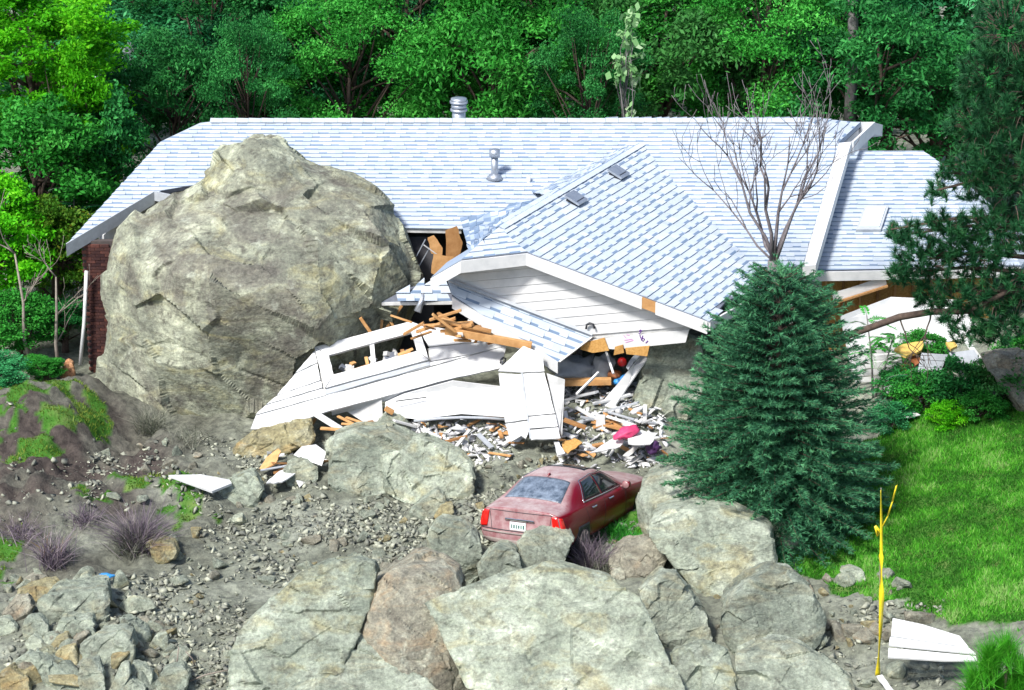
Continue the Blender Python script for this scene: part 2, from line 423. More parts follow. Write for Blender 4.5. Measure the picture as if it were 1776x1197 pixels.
# ------------------------------------------------------------------ the wrecked house
H0 = Vector((0, 56, 0))
house = thing('house', 'wrecked white house with pale grey shingle roof, crushed by the giant boulder', 'house', H0)
MAIN_P, MAIN_N = Vector((0, 52.9, 3.2)), Vector((0, -1/3, 1)).normalized()
def main(u, v): return hit(u, v, MAIN_P, MAIN_N)
WING_P, WING_N = Vector((0, 53.0, 2.6)), Vector((0, -1/3, 1)).normalized()
def wing(u, v): return hit(u, v, WING_P, WING_N)
RIDGE_Y = main(700, 207).y

SH_MESH = {}
SHQ = {'left': 300}
def shingles(deck, poly, p0, nrm, e1, row=0.2, individual=False, seed=1, hmul=1.0):
    rnd = random.Random(seed)
    e1 = e1.normalized(); e2 = nrm.cross(e1).normalized()
    if e2.z < 0: e2 = -e2
    q = [((a - p0).dot(e1), (a - p0).dot(e2)) for a in poly]
    tmin = min(c[1] for c in q); tmax = max(c[1] for c in q)
    def cross(t):
        xs = []
        for i in range(len(q)):
            (x1, y1), (x2, y2) = q[i], q[(i+1) % len(q)]
            if (y1 > t) != (y2 > t): xs.append(x1 + (t-y1)*(x2-x1)/(y2-y1))
        return sorted(xs)
    W = (0.19, 0.25, 0.32)
    mb = MB(); cells = []
    def emit(mbx, P, h, low, tn):
        # P: s0,s1 at bottom; s0b,s1b at top; local function loc(s,t,h)
        s0, s1, a, bb, t0, t1, loc = P
        hb = h; ht = 0.004
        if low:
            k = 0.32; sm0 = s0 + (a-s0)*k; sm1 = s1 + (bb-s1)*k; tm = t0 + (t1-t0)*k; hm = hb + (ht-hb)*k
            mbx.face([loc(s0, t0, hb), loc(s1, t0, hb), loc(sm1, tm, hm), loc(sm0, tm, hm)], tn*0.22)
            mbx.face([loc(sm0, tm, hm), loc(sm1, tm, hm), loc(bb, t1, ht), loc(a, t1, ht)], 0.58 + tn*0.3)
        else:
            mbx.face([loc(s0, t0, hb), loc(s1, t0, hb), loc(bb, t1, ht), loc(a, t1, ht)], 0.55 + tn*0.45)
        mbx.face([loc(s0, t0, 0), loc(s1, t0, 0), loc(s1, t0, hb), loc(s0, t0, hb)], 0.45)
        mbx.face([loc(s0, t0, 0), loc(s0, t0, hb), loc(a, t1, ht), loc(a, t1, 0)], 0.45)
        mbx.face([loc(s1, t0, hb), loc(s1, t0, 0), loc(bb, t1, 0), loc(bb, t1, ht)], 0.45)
    W3 = lambda s, t, h: p0 + e1*s + e2*t + nrm*(h + 0.003)
    t = tmin + 0.01; lastlow = False
    while t < tmax - 0.03:
        t1 = min(t + row*1.04, tmax - 0.001)
        cb, ct, cm = cross(t + 0.002), cross(t1), cross((t+t1)/2)
        if len(cm) >= 2:
            for k in range(0, len(cm) - 1, 2):
                b0, b1 = (cb[k], cb[k+1]) if len(cb) == len(cm) else (cm[k], cm[k+1])
                u0, u1 = (ct[k], ct[k+1]) if len(ct) == len(cm) else (cm[k], cm[k+1])
                s = b0; first = True
                while s < b1 - 0.02:
                    wd = rnd.choice(W); e = s + wd
                    if e > b1 - 0.12: e = b1
                    low = (rnd.random() < 0.72) and not lastlow; lastlow = low
                    tn = rnd.random()
                    last = e >= b1 - 1e-6
                    a = u0 if first else max(s, u0); bb = u1 if last else min(e, u1)
                    a = min(a, bb - 0.01)
                    h = (0.012 if low else rnd.uniform(0.026, 0.036))*hmul
                    inner = not first and not last and s > u0 and e < u1
                    cells.append((inner, s, e, a, bb, t, t1, h, low, tn, W.index(wd) if inner else 0)); s = e; first = False
        t += row
    if individual:
        order = sorted([i for i, c in enumerate(cells) if c[0]], key=lambda i: (W3(cells[i][1], cells[i][5], 0) - CAMP).length)
        pick = set(order[:SHQ['left']]); SHQ['left'] -= len(pick)
    else: pick = set()
    fr = Matrix((e1, e2, nrm)).transposed().to_4x4()
    for i, (inner, s, e, a, bb, t0, t1, h, low, tn, wi) in enumerate(cells):
        if i in pick:
            key = (wi, low, int(tn*4), individual)
            if key not in SH_MESH:
                mm = MB(); emit(mm, (0, W[wi], 0, W[wi], 0, row*1.04, lambda x, y, z: Vector((x, y, z))), 0.012 if low else 0.031, low, key[2]/3.5)
                me = mm.mesh('shingle', Vector((0, 0, 0))); me.materials.append(M['shingle']); SH_MESH[key] = me
            o = bpy.data.objects.new('shingle', SH_MESH[key]); COL.objects.link(o); o.parent = deck
            fm = fr.copy(); fm.translation = W3(s, t0, 0) - ORG[deck.name]; o.matrix_local = fm
        else:
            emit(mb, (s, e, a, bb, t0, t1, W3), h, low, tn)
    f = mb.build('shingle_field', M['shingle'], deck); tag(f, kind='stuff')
    return f
def deck(name, poly, nrm, th=0.1, mat='felt'):
    mb = MB(); mb.prism(poly, -nrm*th); return mb.build(name, M[mat], house)

# main roof, front slope
mp = [main(u, v) for u, v in ((365, 211), (280, 245), (115, 425), (268, 334), (325, 323), (420, 320), (430, 392), (800, 394), (850, 400), (950, 400), (1000, 420), (1200, 470), (1392, 462), (1455, 248), (1395, 203))]
mp[0].z = mp[0].z; roof_main = deck('main_roof', mp, MAIN_N)
shingles(roof_main, mp, MAIN_P, MAIN_N, Vector((1, 0, 0)), row=0.175, seed=3)
# back slope and clipped gable ends
RY = main(700, 209); BN = Vector((0, 1/3, 1)).normalized()
RL, RR = main(365, 211), main(1395, 203)
JL, JR = main(280, 245), main(1455, 248)
SHEAR = (JL.x - main(115, 425).x)/(JL.y - main(115, 425).y)
def back(p, dy): return Vector((p.x + SHEAR*2*(RY.y - p.y), 2*RY.y - p.y + dy, p.z))
mb = MB(); bl, br = back(JL, 0), back(JR, 0)
eL, eR = main(115, 425), main(1392, 462)
bkR = br + Vector((SHEAR*1.0, 1.0, -0.34)); bkL = bl + Vector((SHEAR*1.0, 1.0, -0.34)); mb.prism([RL, RR, br, bkR, bkL, bl], Vector((0, 0, -0.1)), 0.6)
mb.prism([RR, JR, br], Vector((0, 0, -0.1)), 0.7); mb.prism([RL, bl, JL], Vector((0, 0, -0.1)), 0.7)
mb.build('back_roof', M['shingle'], house)
# shingles of the clipped gable end at the right
nJ = planen(RR, JR, br)
shingles(house.children[-1], [RR, JR, br], RR, nJ, (br - JR).normalized(), row=0.2, seed=9)
# ridge caps
mb = MB(); x = RL.x
while x < RR.x - 0.05:
    w_ = min(0.32, RR.x - x); zc = RY.z + 0.02
    for sgn in (-1, 1):
        mb.prism([Vector((x, RY.y, zc+0.045)), Vector((x+w_-0.012, RY.y, zc+0.035)), Vector((x+w_-0.012, RY.y+sgn*0.17, zc-0.015)), Vector((x, RY.y+sgn*0.17, zc-0.010))], (0, 0, -0.02), random.uniform(0.7, 1))
    x += 0.315
mb.build('ridge_cap', M['shingle'], house)
# fascias and bargeboards of the main roof
def fascia(name, pts, h=0.24, th=0.05, mat='white', lift=0.0, out=Vector((0, -1, 0)), drop=None):
    """boards whose top edge follows pts; hangs down h, thickness th along out"""
    for a, b_ in zip(pts[:-1], pts[1:]):
        mb = MB(); dn = Vector((0, 0, -h)) if drop is None else drop
        a = a + Vector((0, 0, lift)); b2 = b_ + Vector((0, 0, lift))
        mb.prism([a, b2, b2 + dn, a + dn], out*th, random.uniform(0.45, 0.6)); mb.build(name, M[mat], house)
fascia('bargeboard', [main(115, 425) + Vector((0, -.03, 0)), main(268, 334) + Vector((0, -.03, 0))], 0.30, 0.06, 'grey_trim', 0.05, Vector((0.2, -1, 0)))
fascia('bargeboard', [main(268, 334) + Vector((.02, -.05, 0)), main(325, 345) + Vector((0, -.05, 0))], 0.22, 0.06, 'grey_trim', 0.05, Vector((-0.2, -1, 0)))
fascia('fascia', [main(700, 392) + Vector((0, -.02, 0)), main(800, 394) + Vector((0, -.02, 0))], 0.14, 0.04, 'white_dirty', 0.0)
# wide white rake at the right end of the main roof and under its clipped end
mb = MB(); o_ = Vector((0.30, 0, 0.03)); a, b_ = main(1455, 248), main(1392, 462)
mb.prism([a, b_, b_ + o_, a + o_], (0, 0, -0.3), 0.6); mb.build('rake_board', M['white'], house)
mb = MB(); mb.prism([a + o_*1.0, br + Vector((0.3, 0, 0.03)), br + Vector((0.3, 0, -0.3)), a + o_ + Vector((0, 0, -0.33))], (0.06, 0, 0), 0.6); mb.build('rake_board', M['white'], house)
mb = MB(); bb2 = bkR; mb.prism([br + Vector((0.002, 0, 0.03)), bb2, bb2 + o_, br + o_], (0, 0, -0.3), 0.6); mb.build('rake_board', M['white'], house)
# walls that close the house behind
mb = MB()
xl = PY(150, 500, 53.5).x; xr = eR.x + 0.1; yb = bkR.y - 0.3
mb.box(((xl+xr)/2, yb, 1.2), (xr-xl, 0.2, 3.4)); mb.build('back_wall', M['white_dirty'], house)
def end_wall(pe, pj, inset, mat):
    i = Vector((inset, 0, 0)); f = pe + i + Vector((0, 0.7, 0)); j = pj + i + Vector((0, 0, -0.15)); bj = back(pj, 0) + i + Vector((0, 0, -0.15)); bb_ = Vector((back(pj, 0).x + SHEAR*0.9, back(pj, 0).y + 0.9, pj.z - 0.45)) + i
    mb = MB(); mb.prism([Vector((f.x, f.y, -0.5)), Vector((f.x, f.y, f.z + 0.02)), j, bj, Vector((bb_.x, bb_.y, bb_.z + 0.02)), Vector((bb_.x, bb_.y, -0.8))], (-0.12 if inset > 0 else 0.12, 0, 0)); mb.build('end_wall', M[mat], house)
end_wall(eR, JR, -0.15, 'white'); end_wall(eL, JL, 0.75, 'white_dirty')
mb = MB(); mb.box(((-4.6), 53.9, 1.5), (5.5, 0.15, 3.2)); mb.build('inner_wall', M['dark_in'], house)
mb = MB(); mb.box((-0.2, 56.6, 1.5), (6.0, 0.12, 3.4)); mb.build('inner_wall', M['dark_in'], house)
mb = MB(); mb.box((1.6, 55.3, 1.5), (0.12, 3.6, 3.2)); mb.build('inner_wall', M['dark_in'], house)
# brick front at the left corner
bw = MB(); x0 = PY(147, 520, 53.3).x; x1 = PY(206, 520, 53.3).x
bw.box(((x0+x1)/2, 53.42, 1.4), (x1-x0-0.02, 0.16, 3.5)); brick_wall = bw.build('brick_wall', M['mortar'], house)
bmv = []
for k in range(6):
    mm = MB(); mm.box((0, 0, 0), (0.205, 0.10, 0.064), tone=k/5); me = mm.mesh('brick', Vector((0, 0, 0))); me.materials.append(M['brick']); bmv.append(me)
z = -0.3; r_ = 0
while z < 3.12:
    x = x0 + (0.1 if r_ % 2 else 0.0) + 0.103
    while x < x1 - 0.05:
        o = bpy.data.objects.new('brick', random.choice(bmv)); COL.objects.link(o); o.parent = brick_wall
        o.location = Vector((x, 53.33 + random.uniform(-.008, .008), z)) - ORG[brick_wall.name]; x += 0.216
    z += 0.076; r_ += 1
mb = MB(); mb.tube([PY(150, 470, 53.1), PY(146, 560, 53.1), PY(139, 632, 53.0)], 0.045, 6); tag(mb.build('downspout', M['white'], house, True))
# roof vents
def cyl(mb, c, r, h, seg=18, tone=0.5): mb.tube([Vector(c), Vector(c) + Vector((0, 0, h))], r, seg, tone)
vt = PY(796, 207, RY.y + 0.25); ch = MB(); cyl(ch, vt - Vector((0, 0, .4)), 0.17, 0.72); flue = ch.build('flue_pipe', M['metal'], house, True)
for zz, rr, hh in ((0.22, 0.215, 0.045), (0.30, 0.19, 0.09), (0.42, 0.225, 0.05), (0.47, 0.20, 0.06)):
    mb = MB(); cyl(mb, vt + Vector((0, 0, zz)), rr, hh); mb.build('flue_collar', M['metal'], flue, True)
vp = main(858, 308); mb = MB(); cyl(mb, vp - Vector((0, 0, .1)), 0.085, 0.62, 14); pv = mb.build('vent_pipe', M['metal'], house, True)
mb = MB(); cyl(mb, vp + Vector((0, 0, .52)), 0.13, 0.17, 14); mb.build('vent_cap', M['metal'], pv, True)
mb = MB(); mb.tube([vp + Vector((0, 0, -.03)), vp + Vector((0, 0, 0.1))], [0.24, 0.09], 14); mb.build('vent_flashing', M['metal'], pv, True)
vp = main(917, 316); mb = MB(); cyl(mb, vp - Vector((0, 0, .1)), 0.05, 0.26, 10); mb.build('plumbing_vent', M['white'], house, True)

# right wing
wp = [wing(u, v) for u, v in ((1440, 262), (1600, 262), (1652, 298), (1740, 400), (1770, 462), (1392, 470), (1400, 440))]
wroof = deck('wing_roof', wp, WING_N); shingles(wroof, wp, WING_P, WING_N, Vector((1, 0, 0)), row=0.175, seed=5)
mb = MB(); a, b_, c_ = wing(1600, 262), wing(1652, 298), wing(1770, 462); R2 = Vector((a.x+.1, a.y+3.5, a.z-1.2))
mb.prism([wing(1440, 262), a, R2, R2 - Vector((5, 0, 0))], (0, 0, -0.1), 0.7)
mb.prism([a, b_, R2], (0, 0, -0.1), 0.8); mb.prism([b_, c_, c_ + Vector((1.2, 3.5, -.6)), R2], (0, 0, -0.1), 0.8); mb.build('wing_back_roof', M['shingle'], house)
wv = wing(1628, 320); mb = MB(); cyl(mb, wv - Vector((0, 0, .1)), 0.06, 0.38, 10); mb.build('plumbing_vent', M['white'], house, True)
# skylight
sk = MB(); c4 = [wing(u, v) for u, v in ((1500, 362), (1541, 362), (1527, 404), (1484, 404))]
sk.prism([c + WING_N*0.10 for c in c4], -WING_N*0.13, 0.4); sko = sk.build('skylight', M['grey_trim'], house)
cc = sum(c4, Vector((0, 0, 0)))/4; sk = MB(); sk.prism([cc + (c-cc)*0.8 + WING_N*0.125 for c in c4], -WING_N*0.024, 0.9)
gm, n, l, b = newmat('skylight_dome'); b.inputs['Base Color'].default_value = (0.7, 0.78, 0.8, 1); b.inputs['Roughness'].default_value = 0.25
sk.build('pane', gm, sko)
wf = [wing(1392, 470), wing(1440, 470), wing(1770, 462)]
fascia('fascia', [wing(1392, 471), wing(1770, 463)], 0.22, 0.05, 'white', -0.01)
mb = MB(); e0 = wing(1385, 478); mb.prism([wing(1392, 471), e0 + Vector((-.2, -.5, -.25)), e0 + Vector((-.2, -.5, -.47)), wing(1392, 471) + Vector((0, 0, -.22))], (-.04, .03, 0)); mb.build('fascia', M['white'], house)
mb = MB(); wy = 53.75
def wx(u, v): return PY(u, v, wy)
mb.prism([wx(1398, 478), wx(1432, 478), wx(1432, 700), wx(1398, 700)], (0, 0.1, 0)); mb.build('wing_side_wall', M['grey_trim'], house)
mb = MB(); mb.prism([wx(1425, 474) + Vector((0, -.12, 0)), wx(1720, 474) + Vector((0, -.12, 0)), wx(1720, 690) + Vector((0, -.12, 0)), wx(1425, 690) + Vector((0, -.12, 0))], (0, 0.08, 0), 0.5); mb.build('wing_front_wall', M['osb'], house)
for k in range(7):
    mb = MB(); a = wx(1432 + k*30, 476); mb.bar(a + Vector((0, -.16, 0)), Vector((a.x, a.y-.16, 0.2)), 0.05, 0.06, (0, 1, 0), random.random()); mb.build('stud', M['wood'], house)

# garage wing, shoved sideways: ridge, right slope, left slope, clipped front
GR0, GR1 = main(1110, 250), PZ(865, 395, 4.30)
GC = PZ(1228, 557, 2.70)
GN = planen(GR0, GR1, GC)
def gar(u, v): return hit(u, v, GR0, GN)
gdir = (GR0 - GR1).normalized()
gp = [GR0, GR1, gar(914, 438), GC, gar(1262, 520), gar(1330, 500), gar(1300, 455)]
groof = deck('garage_roof', gp, GN); shingles(groof, gp, GR0, GN, gdir, row=0.2, individual=True, seed=8)
CF = gar(914, 438); CB = PZ(800, 451, CF.z - 0.05); CA = PZ(748, 481, CF.z - 0.55)
JN = planen(GR1, CF, CB)
jr = deck('clipped_gable_roof', [GR1, CF, CB, CB + (GR1-CB)*0.6], JN, 0.08); shingles(jr, [GR1, CF, CB, CB + (GR1-CB)*0.6], GR1, JN, (CF - CB).normalized(), row=0.19, seed=12)
# the crumpled left slope: a wrinkled sheet between the ridge and the torn valley
def wrinkled(name, corners, nu, nv, amp, mat, parent, seed=1, tone=(0.25, 0.75), th=0.02, freq=2.0):
    A, B, C, D = corners; rows = []
    V = []; 
    for j in range(nv+1):
        for i in range(nu+1):
            s, t = i/nu, j/nv; V.append(A*(1-s)*(1-t) + B*s*(1-t) + C*s*t + D*(1-s)*t)
    nn = (B - A).cross(D - A).normalized(); nn = nn if nn.z > 0 else -nn
    Pv = np.array([tuple(v) for v in V]); d = fbm(Pv*freq, 4, seed, 0.6)*amp
    V = [v + nn*float(q) for v, q in zip(V, d)]; mb = MB(); rnd = random.Random(seed)
    for j in range(nv):
        for i in range(nu):
            a = j*(nu+1)+i; mb.face([V[a], V[a+1], V[a+nu+2], V[a+nu+1]], rnd.uniform(*tone))
    o = mb.build(name, M[mat], parent); so = o.modifiers.new('thick', 'SOLIDIFY'); so.thickness = th; so.offset = -1
    return o
V0 = main(1085, 258); V1 = main(922, 338); V2 = main(805, 392)
up = Vector((0, 0, 0.06))
wrinkled('crumpled_slope', [GR0 + (GR1-GR0)*0.05 - up*.3, GR0 + (GR1-GR0)*0.62 - up*.3, V1 + up, V0 + up], 26, 9, 0.10, 'shingle', house, 3, (0.3, 0.8))
wrinkled('crumpled_slope', [GR0 + (GR1-GR0)*0.60 - up*.3, GR1 - up*.3, PZ(812, 432, CF.z+.05), main(800, 393) + up*2], 22, 12, 0.22, 'shingle', house, 5, (0.02, 0.65), freq=3.0)
mb = MB(); mb.prism([GR1 - up, CB + (GR1-CB)*0.6, CB, CA, PZ(775, 455, 3.5)], (0.02, 0.05, -0.06), 0.4); mb.build('clipped_gable_edge', M['shingle'], house)
# dark ridge flashing of the garage
mb = MB()
for k in range(30):
    a = GR0 + (GR1-GR0)*(k/30); b_ = GR0 + (GR1-GR0)*((k+0.96)/30); side = GN.cross(gdir).normalized(); side = side if side.x > 0 else -side
    mb.prism([a + GN*0.05, b_ + GN*0.04, b_ + side*0.14 + GN*0.045, a + side*0.14 + GN*0.055], -GN*0.015, random.uniform(0.6, 1))
    sl = Vector((-side.x, -side.y, side.z*0.6)); mb.prism([a + GN*0.05, b_ + GN*0.04, b_ + sl*0.13, a + sl*0.13], (0, 0, -0.015), random.uniform(0.0, 0.25))
mb.build('ridge_cap', M['shingle'], house)
for u, v in ((1058, 299), (984, 344)):
    p = gar(u, v); mb = MB(); side = GN.cross(gdir).normalized(); side = side if side.z < 0 else -side
    a = p - gdir*0.22; b_ = p + gdir*0.22
    mb.prism([a + GN*.16, b_ + GN*.16, b_ + side*0.4 + GN*.12, a + side*0.4 + GN*.12], -GN*0.05, 0.25)
    bx = MB(); bx.prism([a + gdir*.05 + side*.05, b_ - gdir*.05 + side*.05, b_ - gdir*.05 + side*.33, a + gdir*.05 + side*.33], GN*0.13)
    rv = bx.build('roof_vent', M['dark_metal'], house); mb.build('hood', M['metal'], rv)
# garage gable: fascia, siding boards, torn corner
fo = Vector((-0.35, -0.93, 0))
fascia('fascia', [CA, CB], 0.27, 0.05, 'white', -0.015, fo); fascia('fascia', [CB, CF], 0.27, 0.05, 'white', -0.015, fo)
g1 = CF + (GC-CF)*0.64; g2 = CF + (GC-CF)*0.715
fascia('fascia', [CF, g1], 0.27, 0.05, 'white', -0.015, fo); fascia('bare_fascia_board', [g1, g2], 0.24, 0.04, 'wood', -0.015, fo); fascia('fascia', [g2, GC], 0.27, 0.05, 'white', -0.015, fo)
fascia('fascia', [GC, gar(1330, 500)], 0.2, 0.05, 'white', -0.015, Vector((1, -.3, 0)))
back_off = Vector((0.09, 0.24, 0))
WP = CF + back_off; WN = Vector(((GC-CF).y, -(GC-CF).x, 0)).normalized()
def gw(u, v): return hit(u, v, WP, WN)
outn = WN if WN.y < 0 else -WN
# wall sheet behind boards
mb = MB(); mb.prism([gw(768, 472), gw(806, 448), gw(912, 440), gw(1222, 556), gw(1196, 572), gw(1030, 588), gw(900, 560), gw(800, 505)], -outn*0.06); gwall = mb.build('garage_wall', M['white_dirty'], house)
# boards run parallel to the lower right edge
bd = []
tl, bl_, br_, tr = (770, 478), (1000, 596), (1198, 566), (912, 447)
def board(poly, name='siding_board', par=gwall, th=0.022, mat='white', tn=None):
    mb = MB(); q = [gw(u, v) + outn*0.012 for u, v in poly]
    tilt = outn*0.014
    n_ = len(q); mb.prism([q[i] + (tilt if i >= n_//2 else Vector((0, 0, 0))) for i in range(n_)], outn*th*0.5, random.uniform(0.4, 0.65) if tn is None else tn); return mb.build(name, M[mat], par)
def lx(y0, slope, x): return y0 + slope*(x-912)
SL = -0.085
def clipx(y0):   # intersect board line with left limit (pent roof edge) and right rake
    # left limit: line (770,478)-(1030,586) ; right: (912,452)-(1205,562) ; upper left: (770,478)-(806,464)-(912,452)
    def inter(p, q):
        (x1, y1), (x2, y2) = p, q; m_ = (y2-y1)/(x2-x1); x = (y0 - SL*912 - y1 + m_*x1)/(m_ - SL); return x
    xl_ = inter((770, 478), (1030, 586)); xr_ = inter((912, 452), (1210, 566))
    if y0 < 472: xl_ = max(770, min(inter((770, 478), (912, 450)), xr_ - 20))
    return xl_, xr_
ys = [453, 466, 480, 494.5, 509, 524, 540, 556, 572, 590]
for y0, y1 in zip(ys[:-1], ys[1:]):
    a0, a1 = clipx(y0); b0, b1 = clipx(y1 - 0.8)
    if y0 < 460: a0, a1 = 900, 925
    a1 = min(a1, 1204); b1 = min(b1, 1204); b0 = min(b0, b1-5)
    board([(a0, lx(y0, SL, a0)), (a1, lx(y0, SL, a1)), (b1, lx(y1-0.8, SL, b1)), (b0, lx(y1-0.8, SL, b0))])
# trim band with sprayed marks and torn sheathing below
tb = [(1022, 588), (1196, 570), (1190, 592), (1070, 604), (1040, 602)]
mb = MB(); mb.prism([gw(u, v) + outn*0.05 for u, v in tb], outn*0.03, 0.6); band = mb.build('trim_band', M['white'], house)
for poly, tn in ((((1012, 590), (1050, 580), (1058, 602), (1030, 606), (1008, 600)), .7), (((1068, 596), (1082, 592), (1084, 606), (1066, 610)), .4), (((1086, 598), (1128, 594), (1124, 612), (1088, 608)), .6)):
    mb = MB(); mb.prism([gw(u, v+3) + outn*0.09 for u, v in poly], outn*0.03, tn); mb.build('torn_sheathing', M['osb'], house)
pm, n, l, b = newmat('purple_spray_paint'); b.inputs['Base Color'].default_value = (0.10, 0.015, 0.22, 1); b.inputs['Roughness'].default_value = 0.7
pk, n, l, b = newmat('pink_spray_paint'); b.inputs['Base Color'].default_value = (0.55, 0.22, 0.5, 1); b.inputs['Roughness'].default_value = 0.7
def stroke(pts, mat, r=0.013):
    mb = MB(); mb.tube([gw(u, v) + outn*0.082 for u, v in pts], r, 5); return mb.build('sprayed_mark', mat, band)
for pts in (((1113, 570), (1110, 572), (1113, 575), (1109, 577)), ((1110, 571), (1115, 572)),
            ((1111, 579), (1112, 584), (1115, 584), (1116, 580)), ((1113, 587), (1117, 590), (1119, 586), (1116, 584.5), (1113, 587)), ((1121, 593), (1125, 589))):
    stroke(pts, pm)
for pts in (((1083, 580), (1087, 584)), ((1088, 578), (1093, 580)), ((1084, 588), (1098, 586)), ((1086, 592), (1100, 588))): stroke(pts, pk, 0.008)
# black coach lamps' brackets: hooks on the siding
mb = MB(); mb.tube([gw(u, v) + outn*0.1 for u, v in ((1018, 568), (1019, 561), (1024, 558), (1030, 560), (1033, 567))], 0.025, 6); mb.build('wall_lamp_bracket', M['dark_metal'], house, True)

# loose pent roof that slid off the garage front
pr = thing('pent_roof', 'long narrow shingled pent roof with white fascia, slid off the garage front', 'roof', gw(900, 560))
pq = [gw(778, 486) + outn*0.06, gw(1028, 581) + outn*0.06]
pq += [PY(968, 628, pq[1].y - 0.42), PY(785, 515, pq[0].y - 0.42)]
PN = planen(*pq[:3])
mb = MB(); mb.prism([pq[0], pq[1], pq[2], hit(785, 515, pq[0], PN)], -PN*0.07); pdk = mb.build('deck', M['felt'], pr)
pq[3] = hit(785, 515, pq[0], PN); shingles(pdk, pq, pq[0], PN, (pq[1]-pq[0]).normalized(), row=0.19, seed=21)
mb = MB(); f0, f1 = pq[3] + PN*.02, pq[2] + PN*.02; mb.prism([f0, f1, f1 + Vector((0, 0, -.26)), f0 + Vector((0, 0, -.26))], outn*0.05, 0.6); mb.build('fascia', M['white'], pr)
mb = MB(); f0, f1 = pq[2] + PN*.03, pq[1] + PN*.03; mb.prism([f0, f1, f1 - PN*.08, f0 - PN*.08], (0.04, -0.02, 0), 0.6); mb.build('end_trim', M['white'], pr)
mb = MB(); mb.bar(pq[0] + PN*0.09, pq[1] + PN*0.09, 0.07, 0.05, PN, 0.3); mb.build('flashing', M['grey_trim'], pr)
# small torn hip piece at its left end
hp = thing('roof_corner', 'torn shingled roof corner between the boulder and the pent roof', 'roof', PZ(720, 510, 2.4))
hq = [PZ(772, 482, 3.0), PZ(788, 522, 2.55), PZ(730, 524, 2.5), PZ(662, 524, 2.45), PZ(710, 498, 2.8)]
HN = planen(hq[0], hq[1], hq[3]); hq = [hit(u, v, hq[0], HN) for u, v in ((772, 482), (788, 522), (730, 524), (662, 524), (706, 500))]
mb = MB(); mb.prism(hq, -HN*0.06); hdk = mb.build('deck', M['felt'], hp); shingles(hdk, hq, hq[0], HN, Vector((1, 0, 0)), row=0.18, seed=31, hmul=1.4)
mb = MB(); mb.prism([hq[1], hq[3], hq[3] + Vector((0, 0, -.07)), hq[1] + Vector((0, 0, -.07))], (0, -.04, 0), 0.4); mb.build('drip_edge', M['white_dirty'], hp)
mb = MB(); mb.tube([hit(735, 506, hq[0], HN) + HN*.05, hit(733, 522, hq[0], HN) + HN*.08, PY(724, 541, hq[2].y - .15)], [0.05, 0.07, 0.09], 8); mb.build('torn_gutter', M['metal'], hp, True)

# ------------------------------------------------------------------ rocks
def hull_mesh(name, pts):
    bm = bmesh.new()
    for p in pts: bm.verts.new(p)
    r = bmesh.ops.convex_hull(bm, input=bm.verts)
    dead = list({g for g in r['geom_interior'] + r['geom_unused'] if isinstance(g, bmesh.types.BMVert)})
    if dead: bmesh.ops.delete(bm, geom=dead, context='VERTS')
    me = bpy.data.meshes.new(name); bm.to_mesh(me); bm.free(); return me
def rot_np(P, a, b):
    ca, sa, cb, sb = math.cos(a), math.sin(a), math.cos(b), math.sin(b)
    x, y, z = P.T; x, y = ca*x - sa*y, sa*x + ca*y; y, z = cb*y - sb*z, sb*y + cb*z
    return np.stack([x, y, z], -1)
def cut_hull(bm, rs, k):
    for _ in range(k):
        vs = [v.co for v in bm.verts]
        if len(vs) < 4: return
        cen = sum(vs, Vector((0, 0, 0)))/len(vs)
        nrm = Vector((rs.gauss(0, 1), -abs(rs.gauss(0, .9)), rs.gauss(.35, .8))).normalized(); sup = max((q - cen).dot(nrm) for q in vs)
        bmesh.ops.bisect_plane(bm, geom=list(bm.verts) + list(bm.edges) + list(bm.faces), plane_co=cen + nrm*sup*rs.uniform(.80, .93), plane_no=nrm, clear_outer=True)
        if not bm.verts: return
        r = bmesh.ops.convex_hull(bm, input=bm.verts)
